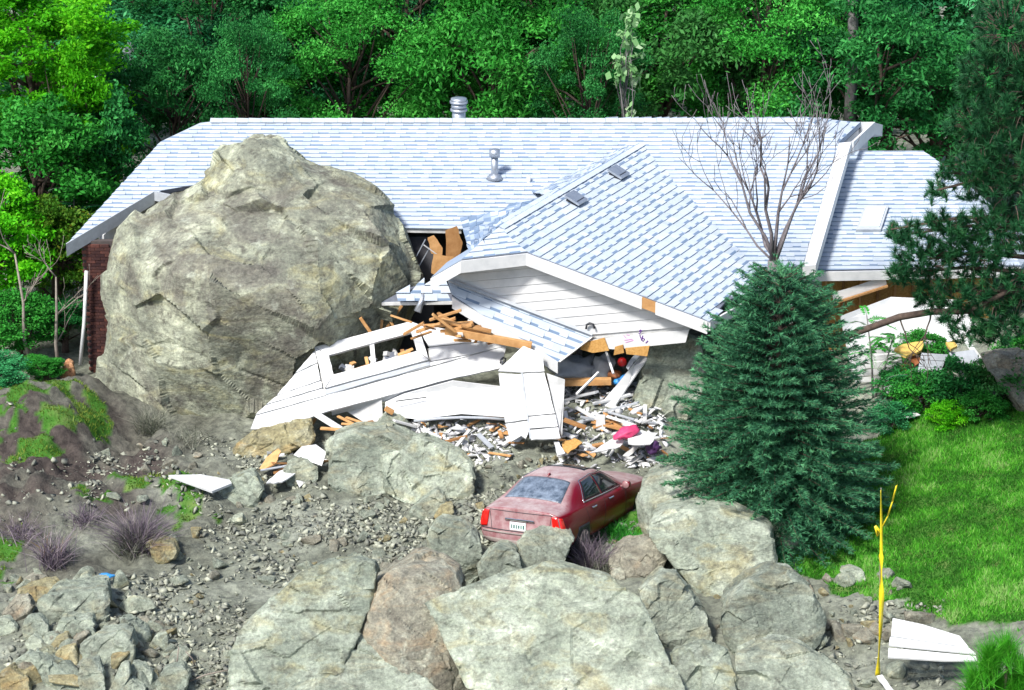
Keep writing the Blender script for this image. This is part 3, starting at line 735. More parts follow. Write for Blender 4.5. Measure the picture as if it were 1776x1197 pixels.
def rough_rock(name, hulls, voxel, amp, mat, seed, plate=1.0, facets=26, cuts=3, pull=0.8):
    """hulls: list of point lists; voxel-joined, then weathered into a fractured surface"""
    bmj = bmesh.new()
    for pts in hulls:
        me = hull_mesh('h', pts); b1 = bmesh.new(); b1.from_mesh(me); bpy.data.meshes.remove(me); cut_hull(b1, random.Random(seed), cuts); me = bpy.data.meshes.new('h'); b1.to_mesh(me); b1.free(); bmj.from_mesh(me); bpy.data.meshes.remove(me)
    me = bpy.data.meshes.new('h'); bmj.to_mesh(me); bmj.free()
    tmp = bpy.data.objects.new('h', me); COL.objects.link(tmp)
    r = tmp.modifiers.new('r', 'REMESH'); r.mode = 'VOXEL'; r.voxel_size = voxel
    dg = bpy.context.evaluated_depsgraph_get(); out = bpy.data.meshes.new_from_object(tmp.evaluated_get(dg))
    bpy.data.objects.remove(tmp); bpy.data.meshes.remove(me)
    nV = len(out.vertices); P = np.empty(nV*3); out.vertices.foreach_get('co', P); P = P.reshape(-1, 3)
    Nn = np.empty(nV*3); out.vertices.foreach_get('normal', Nn); Nn = Nn.reshape(-1, 3)
    size = P.max(0) - P.min(0); S = float(np.cbrt(size.prod())); f = 1.0/max(S, .05)
    rs = random.Random(seed); a, b = rs.uniform(0, 3), rs.choice((-1, 1))*rs.uniform(0.4, 1.3)
    Q = rot_np(P*f, a, b)
    W = np.stack([fbm(Q*2.5, 3, seed+k*7) for k in range(3)], -1)
    rg = np.random.default_rng(seed)
    ST = np.array([1.0, 1.0, 2.0])
    P = P + np.stack([fbm(Q*2.0 + 9*k, 4, seed+1+k, 0.55) for k in range(3)], -1)*0.5*amp*S
    # broken facets: every surface cell is pulled towards its own tilted plane
    for (cnt, pl, tilt, step, warp) in ((facets*2, 0.7*pull, 0.12*pull/0.8, 0.28*pull/0.8, 0.03),):
        ii = rg.choice(nV, min(cnt, nV), replace=False)
        QW = (rot_np(P*f, a, b) + W*warp)*ST; Sd = QW[ii]
        near_i = np.empty(nV, np.int64)
        for c0 in range(0, nV, 4000):
            near_i[c0:c0+4000] = ((Sd**2).sum(1)[None] - 2*QW[c0:c0+4000] @ Sd.T).argmin(1)
        acc = np.zeros((len(ii), 3)); cen = np.zeros((len(ii), 3)); cn = np.bincount(near_i, minlength=len(ii))[:, None] + 1e-9
        for q in range(3): acc[:, q] = np.bincount(near_i, Nn[:, q], minlength=len(ii)); cen[:, q] = np.bincount(near_i, P[:, q], minlength=len(ii))
        fn = acc/(np.linalg.norm(acc, axis=1, keepdims=True) + 1e-9) + rg.normal(0, tilt, acc.shape); fn /= np.linalg.norm(fn, axis=1, keepdims=True)
        cen = cen/cn; off = rg.normal(0, step*amp*S, len(ii))
        h = ((P - cen[near_i])*fn[near_i]).sum(1)
        P = P - fn[near_i]*(np.clip(h, -0.10*S, 0.10*S)*pl - off[near_i])[:, None]
    Q = rot_np(P*f, a, b)
    d = 0.42*fbm(Q*9, 5, seed+8, 0.68) + 0.38*fbm(Q*np.array([1.2, 1.6, 7.0]) + W*0.3, 5, seed+21, 0.6)
    rg2 = 1 - np.abs(fbm(Q*np.array([1.3, 1.8, 4.0]) + W*0.4, 3, seed+31)); d -= 0.4*np.clip((rg2 - 0.95)/0.05, 0, 1)
    cw2 = Q*np.array([3, 4, 16.0]) + W*0.7; d += 0.0*plate*cw2[:, 0]
    P = P + Nn*(d*amp*S)[:, None]
    org = Vector(((P[:, 0].min()+P[:, 0].max())/2, (P[:, 1].min()+P[:, 1].max())/2, P[:, 2].min()))
    out.vertices.foreach_set('co', (P - np.array(org)).ravel()); out.update(); out.materials.clear(); out.materials.append(mat)
    out.polygons.foreach_set('use_smooth', np.zeros(len(out.polygons), bool)); out.name = name
    o = bpy.data.objects.new(name, out); COL.objects.link(o); o.location = org; ORG[o.name] = org
    return o
NROCK = [0]
def boulder(label, outline, ridge=(), lean=0.45, depth=0.8, base=None, mat='rock', name='boulder', amp=0.028, sink=0.25, group=None, voxel=None, zb=None, back_up=0.15, cat='boulder', dy=0.0, facets=26, cuts=3, pull=0.8):
    """outline, ridge in survey-picture pixels; the face leans back by `lean`, body goes `depth` (times width) behind it"""
    NROCK[0] += 1
    vb = max(v for u, v in outline); ub = sum(u for u, v in outline if v > vb - 12)/max(1, len([1 for u, v in outline if v > vb-12]))
    g = PG(*(base or (ub, vb))) if zb is None else PZ(ub, vb, zb)
    ppm = px_per_m(g); w_ = (max(u for u, v in outline) - min(u for u, v in outline))/ppm
    pts = []
    def at(u, v, dyy=0.0): return PY(u, v, g.y + lean*(vb - v)/ppm + dyy + dy)
    front = [at(u, v) for u, v in outline]
    D = depth*w_; c = sum(front, Vector((0, 0, 0)))/len(front)
    for p in front:
        pts.append(p)
        q = c + (p - c)*0.78 + Vector((0, D, 0)); q.z = min(q.z, p.z) - back_up*D*0.6
        # keep the back hidden behind the face
        pts.append(q)
    for u, v, dy in ridge: pts.append(at(u, v, -dy))
    zmin = min(p.z for p in pts)
    for p in front:
        if p.z < zmin + 0.35*(max(q.z for q in front) - zmin): pts.append(p + Vector((0, 0.05, -sink)))
    o = rough_rock(name, [pts], voxel or max(0.016, w_/80), amp, M[mat], 100 + NROCK[0]*13, facets=facets, cuts=cuts, pull=pull)
    return tag(o, label, cat, group)

# the giant
def Gp(u, v, Y): return PY(u, v, Y)
g1 = [Gp(u, v, y) for u, v, y in ((206, 386, 53.3), (300, 328, 53.8), (365, 300, 54.0), (520, 285, 54.2), (622, 287, 54.0), (658, 312, 53.5), (737, 490, 52.5), (642, 335, 52.8), (652, 445, 51.1), (690, 508, 51.4),
      (186, 445, 52.4), (300, 470, 50.4), (430, 500, 49.6), (548, 512, 49.8), (163, 690, 51.6), (178, 755, 51.0), (300, 770, 50.6), (430, 765, 50.5), (545, 715, 50.7), (612, 655, 50.9), (680, 525, 51.9))]
g1 += [Vector((p.x*0.9 - .4, p.y + 2.4, p.z*0.7 - 0.3)) for p in g1[:7]] + [Vector((p.x, p.y, -0.8)) for p in g1[14:20]]
g2 = [Gp(u, v, y) for u, v, y in ((345, 314, 53.6), (392, 262, 53.9), (432, 236, 54.0), (472, 244, 54.0), (505, 272, 53.9), (540, 294, 53.9), (440, 290, 52.9), (395, 325, 52.7), (520, 345, 53.0))]
g2 += [p + Vector((0, 1.8, -0.5)) for p in g2] + [p + Vector((0, 0.4, -1.2)) for p in g2[-3:]]
giant = rough_rock('boulder', [g1, g2], 0.045, 0.019, M['rock_giant'], 47, 1.0, cuts=0, facets=44, pull=0.85)
tag(giant, 'giant tan boulder as tall as the house, resting against its crushed left side', 'boulder')

B = boulder
B('pale slab with a brown face edge, front left of the largest foreground slab', [(388, 1260), (392, 1150), (415, 1090), (455, 1050), (520, 1002), (590, 972), (660, 970), (668, 1000), (640, 1070), (560, 1130), (545, 1260)], [(600, 1010, .25), (470, 1120, .35), (640, 1000, .1)], 0.75, 0.35, mat='rock_pale', cuts=2, pull=0.65, amp=0.02, facets=34)
B('rusty brown boulder with pale top ledge between two pale foreground slabs', [(530, 1260), (535, 1140), (600, 1080), (662, 995), (700, 968), (740, 953), (798, 975), (806, 1015), (812, 1090), (835, 1200), (840, 1260)], [(665, 1000, .35), (795, 992, .25), (640, 1090, .5), (740, 1200, .5)], 0.75, 0.35, mat='rock_brown', dy=1.4, cuts=2, pull=0.65, amp=0.02, facets=34)
B('mottled grey slab with a pointed top, in front of the rusty brown boulder', [(528, 1262), (536, 1152), (570, 1105), (605, 1076), (655, 1096), (705, 1140), (765, 1205), (775, 1262)], [(640, 1140, .15)], 0.85, 0.3, cuts=2, pull=0.65, amp=0.02, facets=34)
B('largest pale angular slab with a pointed left corner, centre foreground', [(731, 1043), (806, 1018), (955, 974), (1050, 997), (1122, 1045), (1190, 1190), (1196, 1270), (856, 1270)], [(1105, 1062, .16), (1120, 1235, .32), (960, 1000, .05)], 0.95, 0.2, mat='rock_pale', amp=0.015, cuts=0, facets=40, pull=0.7, dy=-0.3)
B('big grey block with a bright flat top edge below the spruce', [(1122, 905), (1160, 888), (1235, 884), (1300, 895), (1358, 925), (1362, 945), (1345, 990), (1260, 1032), (1215, 1025), (1150, 970), (1125, 935)], [(1140, 912, .15), (1330, 940, .2), (1240, 980, .2)], 0.62, 0.5, mat='rock_pale', pull=0.65, cuts=2, amp=0.02, facets=30)
B('rounded grey boulder with purple tinge right of the foreground slabs', [(1245, 1055), (1290, 1015), (1340, 997), (1385, 1003), (1410, 1025), (1440, 1085), (1430, 1105), (1390, 1128), (1290, 1140), (1260, 1100)], [(1300, 1035, .2), (1390, 1060, .25), (1330, 1100, .25)], 0.5, 0.6)
B('small pale rock wedged right of the largest foreground slab', [(1105, 1025), (1140, 995), (1175, 1000), (1230, 1070), (1238, 1110), (1180, 1130), (1125, 1090)], [(1165, 1020, .2)], 0.5, 0.6)
B('wide flat grey boulder half hidden under the spruce', [(1095, 878), (1110, 845), (1165, 818), (1230, 825), (1310, 850), (1385, 900), (1392, 925), (1370, 945), (1200, 945), (1115, 925)], [(1140, 870, .3), (1250, 880, .3)], 0.8, 0.5, dy=-0.45, sink=0.6, pull=0.6, cuts=2, amp=0.016)
B('rounded olive grey boulder below the collapsed white wall', [(553, 800), (565, 765), (610, 752), (680, 752), (735, 770), (740, 848), (650, 858), (590, 850), (565, 835)], [(590, 800, .3), (690, 800, .3), (640, 770, .1)], 0.45, 0.6, amp=0.018)
B('blocky boulder with white dusted top, left of the red car', [(655, 800), (670, 772), (735, 762), (800, 785), (828, 815), (820, 850), (770, 852), (735, 872), (690, 865), (670, 840)], [(680, 805, .3), (745, 820, .4), (810, 822, .3)], 0.75, 0.5, mat='rock_pale', amp=0.035)
B('grey rock touching the left end of the car bumper', [(740, 925), (758, 905), (800, 908), (832, 930), (836, 965), (800, 978), (745, 958)], [(775, 930, .15)], 0.5, 0.7, dy=-0.8, sink=0.7)
B('grey rock in front of the car bumper, right half', [(893, 955), (905, 930), (950, 918), (985, 918), (1000, 935), (985, 968), (930, 990), (900, 978)], [(930, 935, .2), (975, 930, .15)], 0.6, 0.6, dy=-0.8, sink=0.7)
B('tilted grey block below the car bumper', [(825, 988), (865, 948), (900, 962), (908, 1000), (860, 1015)], [(868, 960, .1), (890, 985, .15)], 0.5, 0.8, dy=-0.8, sink=0.7)
B('layered tan rock between the car and the big grey block', [(1055, 975), (1080, 950), (1130, 938), (1165, 965), (1140, 992), (1080, 1005), (1060, 998)], [(1090, 968, .2), (1145, 970, .15)], 0.6, 0.7, mat='rock_brown')
B('pale slab at the bottom edge, left of the broad flat slab', [(1158, 1135), (1220, 1112), (1270, 1130), (1280, 1200), (1292, 1260), (1180, 1260)], [(1225, 1150, .2)], 0.9, 0.4, mat='rock_pale')
B('broad flat grey slab at the bottom edge beside the yellow tape', [(1268, 1140), (1340, 1115), (1400, 1130), (1485, 1185), (1490, 1260), (1285, 1260)], [(1350, 1145, .15)], 0.95, 0.4)
B('upright grey boulder beside the garage opening', [(1095, 705), (1112, 650), (1132, 592), (1168, 577), (1212, 585), (1228, 640), (1210, 705), (1150, 722)], [(1150, 620, .35), (1190, 650, .3), (1130, 690, .3)], 0.35, 0.7, amp=0.02)
B('smooth tan boulder at the right picture edge under the pine', [(1700, 625), (1740, 613), (1800, 618), (1830, 660), (1820, 715), (1770, 700), (1730, 655)], [(1760, 640, .2)], 0.7, 0.6, mat='rock_brown', amp=0.015)
B('pale angular rock beside the white board on the left', [(368, 858), (400, 832), (440, 820), (460, 850), (440, 874), (400, 874)], [(405, 846, .15), (435, 850, .15)], 0.6, 0.6, mat='rock_pale')
B('rounded grey stone beside the white panel with the black hole', [(490, 812), (520, 795), (553, 815), (548, 836), (500, 842)], [(520, 810, .15)], 0.5, 0.7, amp=0.018)
B('thin tilted grey slab under the white dusted boulder', [(708, 887), (760, 850), (772, 862), (780, 884), (760, 898), (720, 898)], [(750, 870, .1)], 0.5, 0.6)
B('tan stone leaning on the thin tilted slab', [(752, 896), (765, 876), (786, 874), (788, 890), (770, 902)], [(772, 884, .06)], 0.5, 0.7, mat='rock_ochre')
B('dark grey stone under the broken wood below the white wall', [(640, 750), (670, 715), (705, 728), (718, 758), (660, 760)], [(680, 738, .15)], 0.5, 0.7)
B('ochre ledge of rock under the left tip of the white wall', [(395, 790), (430, 755), (490, 745), (545, 730), (548, 770), (500, 780), (440, 800)], [(440, 775, .2), (500, 760, .2)], 0.5, 0.5, mat='rock_ochre', amp=0.045)
B('brown pointed stone by the dry grass tuft, left', [(250, 945), (258, 938), (300, 945), (312, 962), (275, 974)], [(270, 955, .08)], 0.6, 0.8, mat='rock_ochre', name='stone', cat='stone')
B('reddish pointed stone at the foot of the brick corner', [(102, 648), (115, 622), (126, 628), (130, 650), (112, 658)], [(118, 640, .1)], 0.3, 0.7, mat='rock_red', name='stone', cat='stone')
B('tan rock above the lawn edge beside the yellow tape', [(1456, 990), (1480, 986), (1503, 996), (1498, 1015), (1470, 1014)], [(1480, 1000, .1)], 0.5, 0.7, mat='rock_pale', name='stone', cat='stone')
# the rock pile at the lower left
def zz(*p): return [(x/4.2286, y/4.2286 + 960) for x, y in p]
PILE = [
 ('wide dipping boulder at the back of the lower left rock pile', zz((250, 380), (330, 310), (480, 320), (560, 350), (700, 280), (790, 262), (812, 400), (770, 480), (560, 500), (330, 450)), 'rock', 'wide'),
 ('tan faced boulder at the left edge of the rock pile', zz((0, 450), (100, 330), (200, 320), (250, 400), (160, 490), (60, 520)), 'rock_brown', ''),
 ('round grey boulder in the middle of the rock pile', zz((155, 560), (180, 480), (280, 455), (355, 530), (345, 610), (250, 640), (180, 610)), 'rock', ''),
 ('flat pale slab at the left picture edge of the rock pile', zz((-30, 480), (60, 470), (135, 560), (60, 590), (-30, 600)), 'rock_pale', ''),
 ('low pale topped slab behind the biggest rock of the pile', zz((390, 560), (440, 480), (540, 505), (680, 485), (710, 540), (580, 580), (440, 620)), 'rock_pale', ''),
 ('biggest flat faced boulder of the rock pile, with a pale ledge on top', zz((555, 700), (680, 620), (900, 570), (985, 610), (995, 730), (930, 830), (820, 880), (690, 840), (570, 800)), 'rock', ''),
 ('long tilted stone at the right rim of the rock pile', zz((850, 490), (930, 480), (1090, 585), (1110, 625), (1000, 650), (900, 570)), 'rock', ''),
 ('egg shaped tan stone left of the biggest rock of the pile', zz((335, 720), (420, 610), (490, 590), (525, 660), (480, 740), (380, 760)), 'rock_ochre', ''),
 ('small rounded stone behind the biggest rock of the pile', zz((575, 620), (620, 553), (680, 558), (705, 610), (650, 660), (590, 665)), 'rock', ''),
 ('grey boulder with peaked top, bottom left of the rock pile', zz((60, 830), (200, 730), (290, 770), (280, 900), (180, 930), (90, 890)), 'rock', ''),
 ('long pale slab sloping down to the right in the rock pile', zz((200, 735), (300, 765), (670, 985), (640, 1040), (420, 1000), (260, 870)), 'rock_pale', ''),
 ('tan boulder in the bottom left picture corner', zz((-30, 900), (60, 840), (200, 920), (240, 1060), (-30, 1080)), 'rock_ochre', ''),
 ('upright block below the biggest rock of the pile', zz((565, 890), (600, 790), (720, 770), (765, 900), (775, 1060), (620, 1070), (570, 960)), 'rock', ''),
 ('narrow tilted slab at the bottom of the rock pile', zz((780, 1050), (880, 820), (950, 800), (965, 870), (880, 1060)), 'rock', ''),
 ('wedge of grey rock at the bottom right of the pile', zz((940, 880), (965, 800), (1060, 825), (1125, 890), (1110, 960), (1000, 980)), 'rock', ''),
 ('broken grey block beside the thin twigs at the pile', zz((1135, 950), (1200, 850), (1340, 830), (1400, 900), (1340, 1010), (1150, 1040)), 'rock', ''),
 ('small pale cube of rock in the middle of the pile', zz((175, 660), (240, 598), (315, 640), (305, 700), (240, 720)), 'rock_pale', ''),
 ('low dark stone at the bottom edge of the rock pile', zz((870, 1060), (940, 920), (1070, 1010), (1060, 1070)), 'rock', ''),
 ('tan slab face between the long pale slab and the biggest rock', zz((350, 790), (430, 715), (550, 685), (575, 800), (545, 890), (450, 860)), 'rock_ochre', ''),
 ('pale leaning stone at the top of the rock pile', zz((565, 200), (600, 150), (640, 150), (700, 230), (680, 290), (610, 260)), 'rock_pale', ''),
 ('flat yellowish rock at the top left of the pile', zz((100, 290), (220, 250), (400, 240), (450, 280), (300, 330), (150, 330)), 'rock_ochre', ''),
]
for lab, ol, mt, _ in PILE: B(lab, ol, [(sum(u for u, v in ol)/len(ol) + random.uniform(-8, 8), sum(v for u, v in ol)/len(ol), 0.12)], 0.6, 0.7, mat=mt, group='boulders of the lower left rock pile')

# loose stones, each one an object; a few shapes shared
stone_me = []
for k in range(14):
    rs = random.Random(500 + k); pts = []
    for i in range(rs.choice((9, 11, 13))):
        v = Vector((rs.gauss(0, 1), rs.gauss(0, 1), rs.gauss(0, 1))).normalized()
        pts.append(Vector((v.x*0.55, v.y*0.42, v.z*rs.uniform(0.2, 0.36))))
    me = hull_mesh('stone', pts); bm = bmesh.new(); bm.from_mesh(me)
    bmesh.ops.bevel(bm, geom=list(bm.edges), offset=0.03, segments=1, affect='EDGES'); bmesh.ops.recalc_face_normals(bm, faces=bm.faces); bm.to_mesh(me); bm.free()
    stone_me.append(me)
stone_mats = [M['rock'], M['rock'], M['rock'], M['rock_pale'], M['rock_brown'], M['rock_ochre']]
variants = []
for me in stone_me:
    for mt in (0, 3, 4, 5):
        c = me.copy(); c.materials.clear(); c.materials.append(stone_mats[mt]); variants.append(c)
ZONES = [  # px box, count, size range, label
 ((300, 870, 800, 1010), 85, (0.12, 0.50), '% angular stone lying loose on the bare slope left of the car', 'stones on the bare slope'),
 ((180, 760, 560, 880), 45, (0.12, 0.5), '% stone in the rubble below the giant boulder', 'stones below the giant boulder'),
 ((0, 1000, 330, 1190), 75, (0.2, 0.75), '% filler stone between the boulders of the lower left rock pile', 'filler stones of the rock pile'),
 ((1380, 1000, 1600, 1190), 60, (0.15, 0.7), '% stone on the trampled lawn edge around the yellow tape', 'stones at the lawn edge'),
 ((620, 840, 840, 920), 26, (0.12, 0.40), '% stone in the gap between the dusted boulder and the car', 'stones left of the car'),
 ((230, 1030, 420, 1190), 30, (0.08, 0.30), '% stone on bare soil beside the pale front left slab', 'stones beside the front left slab'),
 ((830, 795, 960, 850), 26, (0.12, 0.42), '% stone between the debris field and the car roof', 'stones behind the car'),
 ((780, 930, 1120, 1010), 18, (0.15, 0.35), '% stone wedged among the rocks below the car', 'stones below the car'),
 ((1100, 1000, 1300, 1120), 12, (0.15, 0.35), '% stone filling a gap beside the rounded grey boulder', 'stones among the foreground slabs'),
]
for (u0, v0, u1, v1), cnt, (s0, s1), lab, grp in ZONES:
    for _ in range(cnt):
        p = PGH(random.uniform(u0, u1), random.uniform(v0, v1)); s = s0 + (s1-s0)*random.random()**2.2
        vi = random.randrange(len(variants)); o = bpy.data.objects.new('stone', variants[vi]); COL.objects.link(o)
        o.location = p + Vector((0, 0, s*0.10)); o.scale = (s, s, s*random.uniform(0.8, 1.3))
        o.rotation_euler = (random.uniform(-.5, .5), random.uniform(-.5, .5), random.uniform(0, 6.28)); cw = ('grey', 'pale', 'brownish', 'ochre')[vi % 4]; sw = 'large' if s > s0 + .55*(s1-s0) else 'small'; tag(o, lab.replace('%', sw + ' ' + cw), 'stone', grp)
# gravel and clods: nobody could count them
def scatter_stones(name, label, boxes, smin, smax, mat, seed, flat=0.8, tilt=0.0):
    rs = np.random.default_rng(seed); base = []
    for me in stone_me[:8]:
        bm = bmesh.new()
        rr = random.Random(len(base)*17 + seed); pts = [Vector((rr.gauss(0, 1), rr.gauss(0, 1), rr.gauss(0, .6))).normalized()*0.5 for _ in range(7)]
        for p in pts: bm.verts.new(p)
        bmesh.ops.convex_hull(bm, input=bm.verts); bmesh.ops.triangulate(bm, faces=bm.faces)
        bm.verts.ensure_lookup_table(); bm.verts.index_update()
        base.append((np.array([tuple(v.co) for v in bm.verts]), np.array([[v.index for v in f.verts] for f in bm.faces]))); bm.free()
    Vs, Fs, off, tn = [], [], 0, []
    for (u0, v0, u1, v1), cnt in boxes:
        c4 = [np.array(PG(u0, v0)), np.array(PG(u1, v0)), np.array(PG(u1, v1)), np.array(PG(u0, v1))]
        s = rs.random(cnt)[:, None]; t = rs.random(cnt)[:, None]; p = (c4[0]*(1-s) + c4[1]*s)*(1-t) + (c4[3]*(1-s) + c4[2]*s)*t
        p = p[fbm(np.stack([p[:, 0]*0.9, p[:, 1]*0.7, 0*p[:, 0] + 3], -1), 3, 88) > rs.normal(-0.05, 0.18, cnt)]
        p[:, 2] = GH(p[:, 0], p[:, 1]); n_ = len(p); sc = smin + (smax-smin)*rs.random(n_)**4.0; an = rs.random(n_)*6.28
        t1, t2 = rs.normal(0, tilt + 1e-6, n_), rs.normal(0, tilt + 1e-6, n_); wy = rs.uniform(.35, 1.0, n_); which = rs.integers(len(base), size=n_)
        for k, (bv, bf) in enumerate(base):
            q = np.where(which == k)[0]
            if not len(q): continue
            X_ = bv[None]*np.stack([np.ones(len(q)), wy[q], np.full(len(q), flat)], -1)[:, None, :]
            x, y, z = X_[..., 0], X_[..., 1], X_[..., 2]
            y, z = y*np.cos(t1[q])[:, None] - z*np.sin(t1[q])[:, None], y*np.sin(t1[q])[:, None] + z*np.cos(t1[q])[:, None]
            x, z = x*np.cos(t2[q])[:, None] + z*np.sin(t2[q])[:, None], -x*np.sin(t2[q])[:, None] + z*np.cos(t2[q])[:, None]
            x, y = x*np.cos(an[q])[:, None] - y*np.sin(an[q])[:, None], x*np.sin(an[q])[:, None] + y*np.cos(an[q])[:, None]
            V = np.stack([x, y, z], -1)*sc[q][:, None, None] + p[q][:, None, :] + np.array([0, 0, 1])*(sc[q]*0.12)[:, None, None]
            nb = len(bv); Vs.append(V.reshape(-1, 3)); Fs.append((bf[None] + (np.arange(len(q))*nb)[:, None, None]).reshape(-1, 3) + off); off += nb*len(q); tn += list(np.repeat(rs.random(len(q)), len(bf)))
    o = np_mesh(name, np.concatenate(Vs), np.concatenate(Fs), mat, tn); return tag(o, label, kind='stuff')
M['gravel'] = simple('gravel_stone', (0.34, 0.35, 0.29), (0.23, 0.24, 0.20), 0.9, 9, 0.4, 0.1, tone=[(0, (0.5, 0.5, 0.52)), (0.6, (1, 1, 0.97)), (1, (1.6, 1.6, 1.5))])
scatter_stones('gravel', 'loose gravel and clods over the bare slope', [((150, 740, 560, 880), 4200), ((280, 860, 850, 1010), 6500), ((200, 1000, 430, 1197), 3000), ((0, 990, 330, 1197), 1800), ((1380, 1040, 1640, 1190), 1300), ((560, 740, 1150, 830), 2600), ((820, 790, 1010, 900), 1600), ((560, 850, 860, 960), 1800), ((0, 760, 220, 1000), 900), ((1000, 900, 1200, 1010), 800)], 0.025, 0.24, M['gravel'], 3, 0.6, 0.5)

# ------------------------------------------------------------------ leaves, trees, shrubs
def rand_frames(n, rng, up=0.5):
    nrm = rng.normal(size=(n, 3)); nrm[:, 2] = np.abs(nrm[:, 2]) + up; nrm /= np.linalg.norm(nrm, axis=1, keepdims=True)
    t = rng.normal(size=(n, 3)); t -= (t*nrm).sum(1, keepdims=True)*nrm; t /= np.linalg.norm(t, axis=1, keepdims=True)
    return nrm, t, np.cross(nrm, t)
def leaf_quads(C, size, rng, up=0.5, aspect=0.55):
    n = len(C); nrm, t, s = rand_frames(n, rng, up); L = size[:, None]
    V = np.stack([C - t*L*0.5, C + s*L*aspect*0.5 + nrm*L*0.06, C + t*L*0.5, C - s*L*aspect*0.5 + nrm*L*0.06], 1).reshape(-1, 3)
    return V, np.arange(4*n).reshape(-1, 4)
def crown_points(rng, R, H, n_clump, n_leaf, clump_r, core=0.55, z0=0.0, flat=0.7, bottom=-0.75):
    """leaf centres in clumps spread through an uneven crown; R radius, H half height"""
    C, Tn = [], []
    dirs = rng.normal(size=(n_clump, 3)); dirs[:, 2] = np.where(dirs[:, 2] < bottom*1.2, -dirs[:, 2], dirs[:, 2]); dirs /= np.linalg.norm(dirs, axis=1, keepdims=True)
    wob = 1 + 0.35*fbm(dirs*1.7 + rng.random()*50, 3, 4)
    rad = (core + (1-core)*rng.random(n_clump)**0.6)*wob
    cc = dirs*rad[:, None]*np.array([R, R, H]) + np.array([0, 0, z0])
    for c in cc:
        k = int(n_leaf*rng.uniform(0.6, 1.4)); r = clump_r*rng.uniform(0.6, 1.4)
        d = rng.normal(size=(k, 3)); d /= np.linalg.norm(d, axis=1, keepdims=True); d[:, 2] = np.where(d[:, 2] < -0.3, -d[:, 2]*0.4, d[:, 2])
        p = c + d*(r*rng.random(k)[:, None]**0.45)*np.array([1, 1, flat]); C.append(p)
        Tn.append(np.clip(rng.normal(0.46, 0.2) + rng.normal(0, 0.18, k), 0, 1))
    return np.concatenate(C), np.concatenate(Tn), cc
def wood_mesh(mb, base, top, r0, cc, rng, nb, seg=6):
    pts = [base + (top-base)*t + Vector((rng.normal()*0.12*t, rng.normal()*0.12*t, 0)) for t in np.linspace(0, 1, 6)]
    mb.tube(pts, [r0*(1-0.75*t) for t in np.linspace(0, 1, 6)], seg)
    for c in cc[rng.choice(len(cc), min(nb, len(cc)), replace=False)]:
        t = rng.uniform(0.3, 0.85); a = base + (top-base)*t; e = Vector(c); m_ = (a+e)/2 + Vector((rng.normal()*.2, rng.normal()*.2, 0.2))
        mb.tube([a, m_, e], [r0*0.38, r0*0.22, r0*0.06], 5)
LEAF = {
 'dark': leaf_mat('dark_green_leaves', [(0, (0.022, 0.088, 0.027)), (0.5, (0.049, 0.186, 0.050)), (1, (0.132, 0.352, 0.101))]),
 'mid': leaf_mat('mid_green_leaves', [(0, (0.035, 0.141, 0.022)), (0.5, (0.078, 0.294, 0.041)), (1, (0.214, 0.479, 0.093))]),
 'blue': leaf_mat('bluish_green_leaves', [(0, (0.035, 0.131, 0.060)), (0.5, (0.078, 0.271, 0.112)), (1, (0.214, 0.479, 0.225))]),
 'lime': leaf_mat('lime_green_leaves', [(0, (0.065, 0.236, 0.013)), (0.5, (0.163, 0.453, 0.019)), (1, (0.390, 0.620, 0.046))], 0.4, tint=(0.6, 1.12, 0.5)),
 'yellow': leaf_mat('yellowing_leaves', [(0, (0.04, 0.13, 0.012)), (0.5, (0.09, 0.2, 0.02)), (0.8, (0.2, 0.27, 0.03)), (1, (0.5, 0.33, 0.03))], 0.35, tint=(0.8, 1.0, 0.8)),
 'olive': leaf_mat('olive_green_leaves', [(0, (0.053, 0.127, 0.034)), (0.5, (0.105, 0.216, 0.054)), (1, (0.228, 0.352, 0.119))]),
 'pale': leaf_mat('pale_silvery_leaves', [(0, (0.156, 0.290, 0.125)), (0.5, (0.325, 0.493, 0.250)), (1, (0.585, 0.600, 0.475))], 0.35, tint=(0.8, 1.0, 0.8)),
}
CROWN_H = {}
def make_tree(name, seed, R, H, hgt, kind, n_clump=130, n_leaf=230, clump_r=0.62, leaf=0.16, core=0.5, aspect=0.5, bark='bark', flat=0.7, trunk_r=0.18):
    """prototype at the origin: trunk and crown; crown centre at hgt"""
    rng = np.random.default_rng(seed); root = thing(name, '', '', (0, 0, 0)); CROWN_H[root.name] = hgt
    C, Tn, cc = crown_points(rng, R, H, n_clump, n_leaf, clump_r, core, hgt, flat)
    V, Fq = leaf_quads(C, leaf*rng.uniform(0.6, 1.35, len(C)), rng, 0.45, aspect)
    mb = MB(); wood_mesh(mb, Vector((0, 0, -0.6)), Vector((0, 0, hgt + H*0.6)), trunk_r, cc, rng, 26)
    mb.build('trunk', M[bark], root, True); np_mesh('crown', V, Fq, LEAF[kind], Tn, parent=root)
    return root
def place(root, first, u, v, Y, s=1.0, rz=0.0, label='', cat='tree', group=None, kind=None, sz=None):
    """root's crown centre is seen at (u,v) at depth Y; foot stays on the ground"""
    o = root if first else copy_tree(root)
    p = PY(u, v, Y); gz = T(p.x, Y); o.location = (p.x, Y, gz)
    if sz is None: sz = min(max((p.z - gz)/CROWN_H[root.name], 0.45*s), 1.8*s)
    o.scale = (s, s, sz); o.rotation_euler = (0, 0, rz)
    if kind:
        for ch in o.children:
            if ch.name.startswith('crown'):
                ch.data = ch.data if first else ch.data
                if ch.material_slots: ch.material_slots[0].link = 'OBJECT'; ch.material_slots[0].material = LEAF[kind]
    return tag(o, label, cat, group)
